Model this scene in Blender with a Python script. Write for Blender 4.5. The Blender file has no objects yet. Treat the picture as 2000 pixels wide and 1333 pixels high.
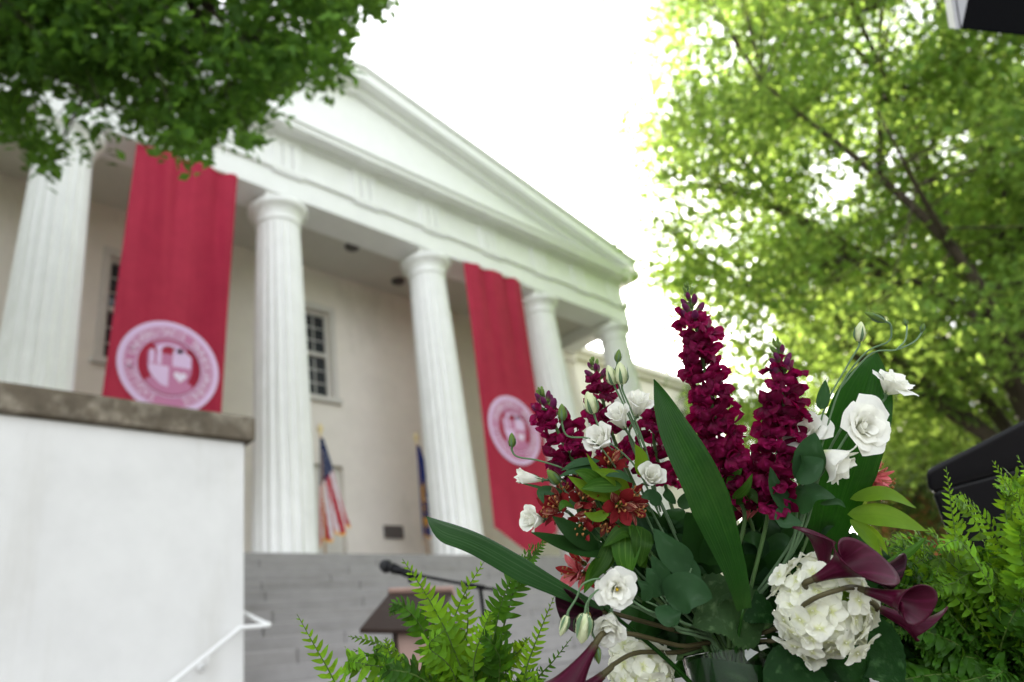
import bpy, math, random
import numpy as np
from mathutils import Matrix, Vector

S = bpy.context.scene
COL = S.collection
R_ = math.radians
G0 = -0.68            # ground level; the camera's eye is the origin, units are metres

# ------------------------------------------------------------------ camera
V_UP = np.array([483.0, -2440.0]); V_RT = np.array([2480.0, 1102.0]); CTR = np.array([1000.0, 666.5])
FPX = math.sqrt(-float(np.dot(V_UP - CTR, V_RT - CTR)))
def _ray(p):
    d = np.array([p[0] - CTR[0], p[1] - CTR[1], FPX]); return d / np.linalg.norm(d)
_Z = _ray(V_UP); _X = _ray(V_RT); _Y = np.cross(_Z, _X)
RM = np.stack([_X, _Y, _Z])
RIGHT = RM @ np.array([1.0, 0, 0]); UP = RM @ np.array([0, -1.0, 0]); FWD = RM @ np.array([0, 0, 1.0])
UPW = np.array([0, 0, 1.0])
cam_d = bpy.data.cameras.new("camera"); cam = bpy.data.objects.new("camera", cam_d); COL.objects.link(cam)
cam.matrix_world = Matrix(((RIGHT[0], UP[0], -FWD[0], 0), (RIGHT[1], UP[1], -FWD[1], 0),
                           (RIGHT[2], UP[2], -FWD[2], 0), (0, 0, 0, 1)))
cam_d.sensor_width = 36.0; cam_d.lens = FPX / 2000 * 36
cam_d.clip_start = 0.05; cam_d.clip_end = 2000
cam_d.dof.use_dof = True; cam_d.dof.focus_distance = 0.95; cam_d.dof.aperture_fstop = 3.4
cam_d.dof.aperture_blades = 0
S.camera = cam

# ------------------------------------------------------------------ sky, sun, exposure
SUN_EL, SUN_AZ = R_(24), R_(52)         # azimuth from +Y towards +X
wd = bpy.data.worlds.new("World"); S.world = wd; wd.use_nodes = True
wn = wd.node_tree.nodes; wl = wd.node_tree.links
sky = wn.new('ShaderNodeTexSky'); sky.sky_type = 'NISHITA'; sky.sun_disc = False
sky.sun_elevation = SUN_EL; sky.sun_rotation = SUN_AZ; sky.dust_density = 2.0; sky.air_density = 1.0
bg = wn['Background']; bg.inputs[1].default_value = 0.15
hs_ = wn.new('ShaderNodeHueSaturation'); hs_.inputs['Saturation'].default_value = 0.2      # thin white haze over the whole sky
wl.new(sky.outputs[0], hs_.inputs['Color']); wl.new(hs_.outputs[0], bg.inputs[0])
sun_d = bpy.data.lights.new("sun", 'SUN'); sun = bpy.data.objects.new("sun", sun_d); COL.objects.link(sun)
sun_d.energy = 5.0; sun_d.angle = R_(0.5); sun_d.color = (1.0, 0.9, 0.74)
sdir = Vector((math.sin(SUN_AZ) * math.cos(SUN_EL), math.cos(SUN_AZ) * math.cos(SUN_EL), math.sin(SUN_EL)))
sun.rotation_euler = sdir.to_track_quat('Z', 'Y').to_euler()
vs = S.view_settings; vs.view_transform = 'Standard'; vs.look = 'None'; vs.gamma = 1; vs.exposure = 2.28
vs.use_curve_mapping = False
S.render.engine = 'CYCLES'
S.cycles.use_denoising = True; S.cycles.max_bounces = 10; S.cycles.transparent_max_bounces = 16
S.cycles.sample_clamp_indirect = 8

# ------------------------------------------------------------------ helpers
def Q(px, py, d):                       # a place d metres in front of the camera, as read off the photograph
    return RIGHT * ((px - CTR[0]) / FPX * d) - UP * ((py - CTR[1]) / FPX * d) + FWD * d
def at_y(px, py, y):                    # a place on the plane Y = y parallel to the facade
    v = RM @ _ray((px, py)); return v * (y / v[1])
def cv(r, u, t): return RIGHT * r + UP * u - FWD * t      # right, up, towards the camera
def nz(v):
    v = np.asarray(v, float); return v / (np.linalg.norm(v) + 1e-12)

WM = {}
def thing(name, label, cat, loc=(0, 0, 0), group=None, kind=None):
    o = bpy.data.objects.new(name, None); COL.objects.link(o)
    o.empty_display_size = 0.1; o.location = Vector([float(a) for a in loc])
    o['label'] = label; o['category'] = cat
    if group: o['group'] = group
    if kind: o['kind'] = kind
    WM[o] = Matrix.Translation(o.location)
    return o
def put(name, me, parent=None, M=None, label=None, kind=None, cat=None, group=None):
    o = bpy.data.objects.new(name, me); COL.objects.link(o)
    M = M or Matrix.Identity(4)
    if parent is not None:
        o.parent = parent; o.matrix_parent_inverse = WM[parent].inverted()
    o.matrix_basis = M; WM[o] = M
    if label: o['label'] = label
    if kind: o['kind'] = kind
    if cat: o['category'] = cat
    if group: o['group'] = group
    return o

class Geo:                              # collects patches, becomes ONE mesh
    def __init__(s): s.v = []; s.f = []; s.m = []; s.uv = []; s.n = 0
    def add(s, v, f, mi=0, uv=None, M=None):
        if isinstance(mi, (list, np.ndarray)): mi, uv = 0, mi
        v = np.asarray(v, float)
        if M is not None: v = v @ np.array(M.to_3x3()).T + np.array(M.translation)
        s.v.append(v); n = s.n
        s.f += [tuple(i + n for i in q) for q in f]; s.m += [mi] * len(f)
        s.uv.append(np.zeros((len(v), 2)) if uv is None else np.asarray(uv, float)); s.n += len(v)
        return s
    def box(s, x0, x1, y0, y1, z0, z1, mi=0, M=None):
        v = [(x, y, z) for x in (x0, x1) for y in (y0, y1) for z in (z0, z1)]
        f = [(0, 1, 3, 2), (4, 6, 7, 5), (0, 4, 5, 1), (2, 3, 7, 6), (0, 2, 6, 4), (1, 5, 7, 3)]
        return s.add(v, f, mi, None, M)
    def tube(s, pts, rad, n=8, mi=0, cap=True):
        v, f, uv = tube(pts, rad, n, cap); return s.add(v, f, mi, uv)
    def mesh(s, name, mats, smooth=True):
        me = bpy.data.meshes.new(name)
        V = np.concatenate(s.v); me.from_pydata(V.tolist(), [], s.f)
        for m in (mats if isinstance(mats, (list, tuple)) else [mats]): me.materials.append(m)
        me.polygons.foreach_set('material_index', s.m)
        me.polygons.foreach_set('use_smooth', [smooth] * len(s.f))
        ul = me.uv_layers.new(name='UVMap'); li = np.empty(len(me.loops), int); me.loops.foreach_get('vertex_index', li)
        ul.data.foreach_set('uv', np.concatenate(s.uv)[li].ravel())
        me.update(); return me

def smooth_pts(P, n):
    P = [np.asarray(p, float) for p in P]
    if len(P) == 2: return np.array([P[0] + (P[1] - P[0]) * i / (n - 1) for i in range(n)])
    E = [2 * P[0] - P[1]] + P + [2 * P[-1] - P[-2]]; out = []
    for i in range(n):
        t = i / (n - 1) * (len(P) - 1); k = min(int(t), len(P) - 2); t -= k
        a, b, c, d = E[k:k + 4]
        out.append(.5 * ((2 * b) + (c - a) * t + (2 * a - 5 * b + 4 * c - d) * t * t + (3 * b - a - 3 * c + d) * t ** 3))
    return np.array(out)
def frames(P, ref=None):
    T = np.gradient(P, axis=0); T /= np.linalg.norm(T, axis=1)[:, None] + 1e-12
    r = nz(ref if ref is not None else (0.31, 0.17, 0.93)); N = []
    for t in T:
        n = r - t * np.dot(r, t)
        if np.linalg.norm(n) < 1e-3: n = np.cross(t, (1, 0, 0.1))
        n = nz(n); N.append(n)
        if ref is None: r = n
    N = np.array(N); return T, N, np.cross(T, N)
def tube(P, rad, n=8, cap=True):
    P = np.asarray(P, float); k = len(P); T, N, B = frames(P)
    rad = np.full(k, rad) if np.isscalar(rad) else np.interp(np.linspace(0, 1, k), np.linspace(0, 1, len(rad)), rad)
    a = np.arange(n) * 2 * math.pi / n
    V = (P[:, None, :] + rad[:, None, None] * (np.cos(a)[None, :, None] * N[:, None, :] + np.sin(a)[None, :, None] * B[:, None, :])).reshape(-1, 3)
    F = [(i * n + j, i * n + (j + 1) % n, (i + 1) * n + (j + 1) % n, (i + 1) * n + j) for i in range(k - 1) for j in range(n)]
    if cap: F += [tuple(range(n - 1, -1, -1)), tuple((k - 1) * n + j for j in range(n))]
    uv = [(j / n, i / (k - 1)) for i in range(k) for j in range(n)]
    return V, F, uv
def grid(fn, nu, nv, u0=-1.0, u1=1.0):
    V = []; UV = []
    for i in range(nv + 1):
        for j in range(nu + 1):
            u = u0 + (u1 - u0) * j / nu; v = i / nv
            V.append(fn(u, v)); UV.append((j / nu, v))
    w = nu + 1
    F = [(i * w + j, i * w + j + 1, (i + 1) * w + j + 1, (i + 1) * w + j) for i in range(nv) for j in range(nu)]
    return np.array(V), F, UV
def lathe(prof, n=48, M=None):
    V = [(r * math.cos(2 * math.pi * j / n), r * math.sin(2 * math.pi * j / n), z) for r, z in prof for j in range(n)]
    F = [(i * n + j, i * n + (j + 1) % n, (i + 1) * n + (j + 1) % n, (i + 1) * n + j) for i in range(len(prof) - 1) for j in range(n)]
    UV = [(j / n, i / max(1, len(prof) - 1)) for i in range(len(prof)) for j in range(n)]
    return V, F, UV
def basis(o, z, x=None):                # 4x4 with local z along z
    z = nz(z); x = np.asarray(x if x is not None else (0.3, 0.2, 1.0), float)
    x = x - z * np.dot(x, z)
    if np.linalg.norm(x) < 1e-4: x = np.cross(z, (1, 0, 0.2))
    x = nz(x); y = np.cross(z, x)
    return Matrix(((x[0], y[0], z[0], o[0]), (x[1], y[1], z[1], o[1]), (x[2], y[2], z[2], o[2]), (0, 0, 0, 1)))
def bevelled(me, w, seg=2):
    import bmesh
    bm = bmesh.new(); bm.from_mesh(me)
    bmesh.ops.bevel(bm, geom=list(bm.edges), offset=w, segments=seg, profile=0.6, affect='EDGES')
    bm.to_mesh(me); bm.free(); return me

PROF = {
    'lance': lambda v: max(0.0, math.sin(math.pi * min(1, v) ** 0.75)) ** 0.9,
    'ovate': lambda v: max(0.0, math.sin(math.pi * min(1, v) ** 0.62)) ** 0.75,
    'strap': lambda v: min(1.0, (v / .35) ** .6 if v > 0 else 0) * (1 - max(0, (v - .55) / .45) ** 2.2),
    'aspid': lambda v: (0.35 + .65 * min(1, v / .45)) * (1 - max(0, (v - .6) / .4) ** 1.9),
    'blunt': lambda v: (0.45 + .55 * min(1, v / .45)) * (1 - max(0, (v - .86) / .14) ** 2.2),
    'obov': lambda v: max(0.0, math.sin(math.pi * min(1, v) ** 1.5)) ** 0.7,
}
def leaf_patch(P, w, nrm, prof='lance', fold=.2, wave=.0, nu=6, nv=14, ph=0.0, serr=0.0, twist=0.0, freq=9.0, rib=0.0):
    P = smooth_pts(P, nv + 1); T, N, B = frames(P, nrm); pf = PROF[prof]; V = []; UV = []
    for i in range(nv + 1):
        v = i / nv; wd_ = w * pf(v) + 1e-5; a = twist * v
        n = N[i] * math.cos(a) + B[i] * math.sin(a); b = B[i] * math.cos(a) - N[i] * math.sin(a)
        if serr: wd_ *= 1 + serr * (1 if i % 2 else -1)
        for j in range(nu + 1):
            u = -1 + 2 * j / nu
            V.append(P[i] + b * (wd_ * u) + n * (fold * wd_ * abs(u) ** 1.2 + wave * math.sin(freq * v + ph + 1.3 * (u > 0)) * u * u + rib * math.sin(u * 41 + .6 * math.sin(5 * v)) * (1 - abs(u) ** 4)))
            UV.append((j / nu, v))
    k = nu + 1
    F = [(i * k + j, i * k + j + 1, (i + 1) * k + j + 1, (i + 1) * k + j) for i in range(nv) for j in range(nu)]
    return V, F, UV

# ------------------------------------------------------------------ materials
def mat(name, col, rough=.6, var=.12, scale=8.0, bump=0.0, trans=0.0, tcol=None, isl=0.0, orand=0.0, spec=.5,
        streak=None, metal=0.0, stretch=None, grad=None, dirt=None):
    m = bpy.data.materials.new(name); m.use_nodes = True; nt = m.node_tree; nd = nt.nodes; lk = nt.links
    p = nd['Principled BSDF']; out = nd['Material Output']
    tc = nd.new('ShaderNodeTexCoord'); src = tc.outputs['Object']
    if stretch:
        mp = nd.new('ShaderNodeMapping'); mp.inputs['Scale'].default_value = stretch; lk.new(src, mp.inputs[0]); src = mp.outputs[0]
    ns = nd.new('ShaderNodeTexNoise'); ns.inputs['Scale'].default_value = scale; ns.inputs['Detail'].default_value = 6
    ns.inputs['Roughness'].default_value = .62; lk.new(src, ns.inputs['Vector'])
    def mul(c, fac_socket, lo, hi):
        mr = nd.new('ShaderNodeMapRange'); mr.inputs[1].default_value = 0.25 if fac_socket == ns.outputs[0] else 0.0
        mr.inputs[2].default_value = .75 if fac_socket == ns.outputs[0] else 1.0
        mr.inputs[3].default_value = lo; mr.inputs[4].default_value = hi; lk.new(fac_socket, mr.inputs[0])
        mx = nd.new('ShaderNodeVectorMath'); mx.operation = 'SCALE'; lk.new(c, mx.inputs[0]); lk.new(mr.outputs[0], mx.inputs['Scale'])
        return mx.outputs[0]
    base = nd.new('ShaderNodeRGB'); base.outputs[0].default_value = (*col, 1); c = base.outputs[0]
    def ramp_mix(c, fac, col2):
        mx = nd.new('ShaderNodeMix'); mx.data_type = 'RGBA'; lk.new(fac, mx.inputs[0]); lk.new(c, mx.inputs[6])
        mx.inputs[7].default_value = (*col2, 1); return mx.outputs[2]
    uvn = None
    if grad or streak:
        uvn = nd.new('ShaderNodeUVMap'); sx = nd.new('ShaderNodeSeparateXYZ'); lk.new(uvn.outputs[0], sx.inputs[0])
    if grad:                                   # (colour, from, to) along the length of the piece
        col2, a, b = grad; mr = nd.new('ShaderNodeMapRange'); mr.inputs[1].default_value = a; mr.inputs[2].default_value = b
        mr.interpolation_type = 'SMOOTHSTEP'; lk.new(sx.outputs[1], mr.inputs[0]); c = ramp_mix(c, mr.outputs[0], col2)
    if streak:                                 # (colour, across, along, low, high) veins or streaks
        col2, sa, sl, lo, hi = streak; mp = nd.new('ShaderNodeMapping'); mp.inputs['Scale'].default_value = (sa, sl, 1); lk.new(uvn.outputs[0], mp.inputs[0])
        n2 = nd.new('ShaderNodeTexNoise'); n2.inputs['Scale'].default_value = 1.0; n2.inputs['Detail'].default_value = 2; lk.new(mp.outputs[0], n2.inputs['Vector'])
        mr = nd.new('ShaderNodeMapRange'); mr.inputs[1].default_value = lo; mr.inputs[2].default_value = hi; lk.new(n2.outputs[0], mr.inputs[0])
        c = ramp_mix(c, mr.outputs[0], col2)
    if dirt:                                   # (colour, scale, low, high, stretch)
        col2, sc, lo, hi, st = dirt; mp = nd.new('ShaderNodeMapping'); mp.inputs['Scale'].default_value = st; lk.new(tc.outputs['Object'], mp.inputs[0])
        n3 = nd.new('ShaderNodeTexNoise'); n3.inputs['Scale'].default_value = sc; n3.inputs['Detail'].default_value = 8; n3.inputs['Roughness'].default_value = .7
        lk.new(mp.outputs[0], n3.inputs['Vector'])
        mr = nd.new('ShaderNodeMapRange'); mr.inputs[1].default_value = lo; mr.inputs[2].default_value = hi; lk.new(n3.outputs[0], mr.inputs[0])
        c = ramp_mix(c, mr.outputs[0], col2)
    if var: c = mul(c, ns.outputs[0], 1 - var, 1 + var)
    if isl:
        ge = nd.new('ShaderNodeNewGeometry'); c = mul(c, ge.outputs['Random Per Island'], 1 - isl, 1 + isl)
    if orand:
        oi = nd.new('ShaderNodeObjectInfo'); c = mul(c, oi.outputs['Random'], 1 - orand, 1 + orand)
    lk.new(c, p.inputs['Base Color']); p.inputs['Roughness'].default_value = rough; p.inputs['Metallic'].default_value = metal
    p.inputs['Specular IOR Level'].default_value = spec
    if bump:
        bn = nd.new('ShaderNodeBump'); bn.inputs['Strength'].default_value = bump; bn.inputs['Distance'].default_value = .02
        lk.new(ns.outputs[0], bn.inputs['Height']); lk.new(bn.outputs[0], p.inputs['Normal'])
    if trans:
        tl = nd.new('ShaderNodeBsdfTranslucent')
        if tcol is None: lk.new(c, tl.inputs[0])
        else:
            t = nd.new('ShaderNodeRGB'); t.outputs[0].default_value = (*tcol, 1); cc = t.outputs[0]
            cc = mul(cc, ns.outputs[0], .8, 1.2)
            if isl: cc = mul(cc, ge.outputs['Random Per Island'], 1 - isl, 1 + isl)
            lk.new(cc, tl.inputs[0])
        ms = nd.new('ShaderNodeMixShader'); ms.inputs[0].default_value = trans
        lk.new(p.outputs[0], ms.inputs[1]); lk.new(tl.outputs[0], ms.inputs[2]); lk.new(ms.outputs[0], out.inputs[0])
    return m

MT = {}
MT['white_stucco'] = mat('white_stucco', (.62, .615, .6), .75, .07, 2.2, .25, dirt=((.5, .485, .445), .9, .57, .9, (1.6, 1, .22)))
MT['white_paint'] = mat('white_paint', (.83, .825, .82), .55, .04, 3, .06)
MT['column_paint'] = mat('column_paint', (.85, .845, .83), .6, .05, 2.5, .1, dirt=((.55, .56, .5), .9, .55, .85, (1, 1, .25)))
MT['wall_plaster'] = mat('wall_plaster', (.80, .755, .69), .75, .05, 2, .1, dirt=((.52, .49, .43), .5, .55, .85, (1, 1, .4)), spec=0.2)
MT['ceiling_paint'] = mat('ceiling_paint', (.6, .58, .52), .7, .05, 2)
MT['cap_stone'] = mat('cap_stone', (.115, .095, .07), .95, .4, 5, .8, dirt=((.24, .21, .165), 4, .48, .64, (1, 1, 1)), spec=.2)
MT['step_stone'] = mat('step_stone', (.285, .272, .268), .85, .12, 4, .35, orand=.05, dirt=((.22, .205, .195), 1.4, .5, .75, (.35, 1, 3)), spec=.2)
MT['glass_dark'] = mat('glass_dark', (.03, .035, .04), .08, .1, 1.5, spec=.6)
MT['window_frame'] = mat('window_frame', (.62, .6, .56), .5, .05, 6)
MT['muntin'] = mat('muntin', (.5, .5, .48), .5, .05, 6)
MT['bronze'] = mat('bronze', (.09, .08, .08), .5, .15, 20, .2)
MT['door_paint'] = mat('door_paint', (.66, .64, .58), .5, .05, 4)
MT['wing_plaster'] = mat('wing_plaster', (.74, .7, .56), .75, .06, 1.0, .1)
MT['roof_metal'] = mat('roof_metal', (.4, .4, .39), .5, .1, 3)
MT['banner_red'] = mat('banner_red', (.47, .042, .082), .75, .06, 3.0, .05, trans=.25, tcol=(.6, .04, .08), dirt=((.36, .02, .055), 1.0, .45, .7, (2.2, 1, .12)), spec=0.1)
MT['seal_pale'] = mat('seal_pale', (.74, .52, .78), .7, .04, 30)
MT['seal_mid'] = mat('seal_mid', (.54, .19, .36), .7, .06, 30)
MT['seal_white'] = mat('seal_white', (.82, .7, .88), .7, .04, 30)
MT['flag_red'] = mat('flag_red', (.5, .02, .04), .6, .08, 10, trans=.15, spec=0.1)
MT['flag_white'] = mat('flag_white', (.78, .74, .8), .6, .05, 10, trans=.15)
MT['flag_blue'] = mat('flag_blue', (.018, .035, .11), .6, .1, 10, spec=0.1)
MT['flag_royal'] = mat('flag_royal', (.012, .035, .22), .6, .1, 10, spec=0.1)
MT['gold'] = mat('gold', (.8, .42, .07), .45, .15, 40)
MT['gold_finial'] = mat('gold_finial', (.8, .65, .35), .3, .1, 40, metal=.6)
MT['pole_wood'] = mat('pole_wood', (.55, .33, .15), .4, .1, 12)
MT['black_plastic'] = mat('black_plastic', (.002, .002, .003), .36, .15, 30, .02, spec=.2)
MT['black_matte'] = mat('black_matte', (.0015, .0017, .0025), .85, .15, 60, .05, spec=.08)
MT['sky_sheen'] = mat('sky_sheen', (.36, .365, .39), .4, .06, 15)  # sky reflection on the black cabinet, put into a pale grey colour
MT['mic_grille'] = mat('mic_grille', (.006, .006, .007), .6, .4, 400, .5)
MT['lectern_wood'] = mat('lectern_wood', (.028, .016, .012), .5, .2, 6, .1, stretch=(1, 1, 8), spec=.2)
MT['lectern_light'] = mat('lectern_light', (.30, .19, .155), .5, .12, 6, .1, stretch=(8, 1, 1))
MT['rail_paint'] = mat('rail_paint', (.78, .78, .77), .35, .04, 10)
MT['bark'] = mat('bark', (.06, .045, .03), .9, .35, 12, .8, stretch=(1, 1, .3))
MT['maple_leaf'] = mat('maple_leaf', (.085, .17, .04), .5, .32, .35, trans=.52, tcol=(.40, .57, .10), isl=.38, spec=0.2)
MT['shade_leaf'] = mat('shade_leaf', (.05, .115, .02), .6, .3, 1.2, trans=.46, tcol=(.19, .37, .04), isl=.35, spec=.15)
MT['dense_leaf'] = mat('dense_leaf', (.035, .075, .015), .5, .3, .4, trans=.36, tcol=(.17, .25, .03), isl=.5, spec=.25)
MT['brick'] = mat('brick', (.36, .13, .06), .85, .2, 6, .3)
MT['lawn'] = mat('lawn', (.05, .09, .02), .9, .3, .8, .5)
MT['paving'] = mat('paving', (.3, .27, .25), .85, .15, 2, .2)
MT['cloth_black'] = mat('cloth_black', (.01, .01, .011), .85, .2, 30)
MT['pot'] = mat('pot', (.02, .03, .02), .5, .1, 10)
# ================================================================== setting
g = Geo(); N = 24
V, F, UV = grid(lambda u, v: (u * 400, -400 + v * 800, G0 - .02 + .004 * math.sin(u * 40) * math.cos(v * 31)), N, N)
g.add(V, F, 0, UV); put('ground', g.mesh('ground', MT['lawn']), kind='structure')
g = Geo().box(-16, 34, -22, 9.0, G0 - .06, G0); put('bounce_pavement', g.mesh('bounce_pavement', MT['paving'], False), kind='structure')  # unseen paving, spread wide for its neutral bounce light

# ================================================================== the columned building
ZP = 2.32                                   # porch floor
ZA, ZT, ZF, ZC = 9.31, 9.95, 10.70, 10.95   # architrave bottom, taenia, frieze top, cornice top
YA, YF, YW = 11.0, 10.62, 13.2              # column axes, entablature face, porch wall
XL, XR = -1.35, 17.75
XM = .5 * (XL + XR)
bld = thing('columned_building', 'white columned temple front building with a pediment above red banners', 'building', (XM, YW, G0))
W_ = MT['white_paint']
# porch floor and wall
g = Geo().box(XL - .5, XR + .5, 10.2, YW + 2.5, G0, ZP - .16); put('porch_base', g.mesh('porch_base', MT['step_stone'], False), bld)
g = Geo().box(XL - .55, XR + .55, 10.15, YW + 2.5, ZP - .158, ZP); put('porch_floor', g.mesh('porch_floor', MT['step_stone'], False), bld)
# wall with openings: windows and a door
WIN = [(7.60, 8.90, 6.40, 8.58), (4.08, 5.38, 6.40, 8.58)]
DOOR = (7.45, 9.06, ZP, 4.88)
holes = WIN + [DOOR]
xs = sorted({XL - 8, XR, *[h[0] for h in holes], *[h[1] for h in holes]}); zs = sorted({ZP, 9.70, *[h[2] for h in holes], *[h[3] for h in holes]})
g = Geo()
for a, b in zip(xs[:-1], xs[1:]):
    for c, d in zip(zs[:-1], zs[1:]):
        mx, mz = (a + b) / 2, (c + d) / 2
        if any(h[0] < mx < h[1] and h[2] < mz < h[3] for h in holes): continue
        g.add([(a, YW, c), (b, YW, c), (b, YW, d), (a, YW, d)], [(0, 1, 2, 3)])
for h in holes:                              # reveals
    a, b, c, d = h; e = YW + .28
    g.add([(a, YW, c), (a, YW, d), (a, e, d), (a, e, c)], [(0, 1, 2, 3)]); g.add([(b, YW, c), (b, e, c), (b, e, d), (b, YW, d)], [(0, 1, 2, 3)])
    g.add([(a, YW, d), (b, YW, d), (b, e, d), (a, e, d)], [(0, 1, 2, 3)]); g.add([(a, YW, c), (a, e, c), (b, e, c), (b, YW, c)], [(0, 1, 2, 3)])
g.box(XL - 8, XR, YW + .285, YW + 2.4, ZP, 9.69)
put('wall', g.mesh('wall', MT['wall_plaster'], False), bld)
for a, b, c, d in WIN:                       # double hung windows
    e = YW + .1; fr = Geo(); t = .07
    fr.box(a - .13, b + .13, YW - .05, YW - .003, d + .002, d + .16); fr.box(a - .13, a - .002, YW - .04, YW - .003, c + .002, d); fr.box(b + .002, b + .13, YW - .04, YW - .003, c + .002, d)
    fr.box(a - .18, b + .18, YW - .12, YW - .003, c - .11, c); m_ = (c + d) / 2
    fr.box(a + .002, a + t, e, e + .08, c + .002, d - .002); fr.box(b - t, b - .002, e, e + .08, c + .002, d - .002)
    fr.box(a + t, b - t, e + .003, e + .077, d - t, d - .003); fr.box(a + t, b - t, e + .003, e + .077, c + .003, c + t); fr.box(a + t, b - t, e - .03, e + .077, m_ - .045, m_ + .045)
    w = put('window', fr.mesh('window', MT['window_frame'], False), bld)
    nx, nzr = 4, 3; px_ = (b - a - 2 * t) / nx
    for s0, s1 in ((c + t, m_ - .045), (m_ + .045, d - t)):
        mu = Geo(); ph = (s1 - s0) / nzr
        for i in range(1, nx): mu.box(a + t + px_ * i - .014, a + t + px_ * i + .014, e + .02, e + .055, s0, s1)
        for j in range(1, nzr): mu.box(a + t, b - t, e + .018, e + .053, s0 + ph * j - .014, s0 + ph * j + .014)
        put('muntin', mu.mesh('muntin', MT['muntin'], False), w)
        for i in range(nx):
            for j in range(nzr):
                x0, z0 = a + t + px_ * i + .014, s0 + ph * j + .014
                pa = Geo().box(x0, x0 + px_ - .028, e + .035, e + .041, z0, z0 + ph - .028)
                put('pane', pa.mesh('pane', MT['glass_dark'], False), w)
a, b, c, d = DOOR; g = Geo(); e = YW + .16
g.box(a + .003, b - .003, e, e + .06, c + .004, d - .003)
dr = put('door', g.mesh('door', MT['door_paint'], False), bld)
for i in range(2):
    for j in range(3):
        x0 = a + .13 + i * (b - a) / 2; z0 = c + .2 + j * .9
        p = Geo().box(x0, x0 + (b - a) / 2 - .26, e - .03, e - .003, z0, z0 + .72); put('door_panel', p.mesh('door_panel', MT['door_paint'], False), dr)
kn = Geo(); kn.add(*lathe([(0, .03), (.03, .02), (.035, 0), (.012, -.02), (.012, -.06)], 12)); put('door_handle', kn.mesh('door_handle', MT['bronze']), dr, Matrix.Translation((8.32, e - .07, ZP + 1.05)) @ Matrix.Rotation(R_(90), 4, 'X'))
# ceiling and beams over the porch
g = Geo().box(XL + .6, XR - .6, YF + .75, YW + .02, 9.70, 9.80); put('ceiling', g.mesh('ceiling', MT['ceiling_paint'], False), bld)
for x0, x1 in ((XR - .60, XR), (XL, XL + .60)):
    g = Geo().box(x0, x1, YF + .751, YW + .3, ZA, ZF); put('side_beam', g.mesh('side_beam', W_, False), bld)
# anta at the end of the wall
g = Geo().box(XR - .75, XR + .02, YW - .22, YW + 1.2, ZP + .002, ZA - .3); g.box(XR - .83, XR + .1, YW - .30, YW + 1.2, ZA - .3, ZA - .004); put('anta', g.mesh('anta', MT['wall_plaster'], False), bld)
g = Geo().box(XL - .02, XL + .75, YW - .22, YW - .003, ZP + .002, ZA - .004)
put('anta', g.mesh('anta', MT['wall_plaster'], False), bld)
# entablature
g = Geo().box(XL, XR, YF, YF + .75, ZA, ZT - .10); g.box(XL - .06, XR + .06, YF - .07, YF + .74, ZT - .10, ZT)
put('architrave', g.mesh('architrave', W_, False), bld)
g = Geo().box(XL + .02, XR - .02, YF + .02, YF + .73, ZT, ZF); fz = put('frieze', g.mesh('frieze', W_, False), bld)
CX = [-.95, 2.58, 6.36, 10.12, 13.95, 17.28]
tx = sorted(CX + [(a + b) / 2 for a, b in zip(CX[:-1], CX[1:])])
for x in tx:
    g = Geo()
    for k in range(3): g.box(x - .31 + k * .225, x - .31 + k * .225 + .17, YF - .028, YF + .017, ZT + .002, ZF - .12)
    g.box(x - .33, x + .33, YF - .035, YF + .016, ZF - .12, ZF - .002)
    put('triglyph', g.mesh('triglyph', W_, False), fz)
    g = Geo().box(x - .33, x + .33, YF - .06, YF - .003, ZT - .15, ZT - .103)
    for k in range(6): g.add(*lathe([(0, ZT - .185), (.034, ZT - .185), (.022, ZT - .152), (0, ZT - .152)], 8)[:2], M=Matrix.Translation((x - .275 + k * .11, YF - .034, 0)))
    put('regula', g.mesh('regula', W_, False), fz)
YC = YF - .40
g = Geo().box(XL - .32, XR + .34, YF - .10, YF + 1.2, ZF, ZF + .055); g.box(XL - .40, XR + .42, YC, YF + 1.2, ZF + .056, ZC - .05); g.box(XL - .44, XR + .46, YC - .05, YF + 1.2, ZC - .05, ZC)
g.box(XR + .34, XR + .42, YF + 1.2, YW + 3, ZF + .056, ZC - .05)
co = put('cornice', g.mesh('cornice', W_, False), bld)
for x in tx:
    m = Geo().box(x - .3, x + .3, YC + .04, YF - .02, ZF + .02, ZF + .054); put('mutule', m.mesh('mutule', W_, False), co)
# pediment
ZAP = 13.0; XH = (XR - XL) / 2 + .44
SL = (ZAP - ZC - .04) / XH
g = Geo(); yt = YF + .06
g.add([(XM - XH, yt, ZC + .001), (XM + XH, yt, ZC + .001), (XM, yt, ZAP), (XM - XH, yt + .6, ZC + .001), (XM + XH, yt + .6, ZC + .001), (XM, yt + .6, ZAP)],
      [(0, 1, 2), (3, 5, 4), (0, 2, 5, 3), (1, 4, 5, 2)])
put('tympanum', g.mesh('tympanum', W_, False), bld)
def rake(sgn):
    g = Geo()
    for lo, hi, y0 in ((-.06, .10, YF - .12), (.10, .42, YC - .0), (.42, .52, YC - .07)):
        X0, X1 = XM + sgn * (XH + .06 + (.06 if hi > .5 else 0)), XM
        z0 = ZC + .04; za = ZAP + .04
        v = []
        for y in (y0, YW + 3.2 if hi > .4 else YF + .6):
            v += [(X0, y, z0 + lo), (X1, y, za + lo), (X1, y, za + hi), (X0, y, z0 + hi)]
        f = [(0, 1, 2, 3), (4, 7, 6, 5), (0, 4, 5, 1), (3, 2, 6, 7), (0, 3, 7, 4)]
        g.add(v, f)
    return g
for s in (1, -1): put('raking_cornice', rake(s).mesh('raking_cornice', W_, False), bld)
g = Geo()
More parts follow.
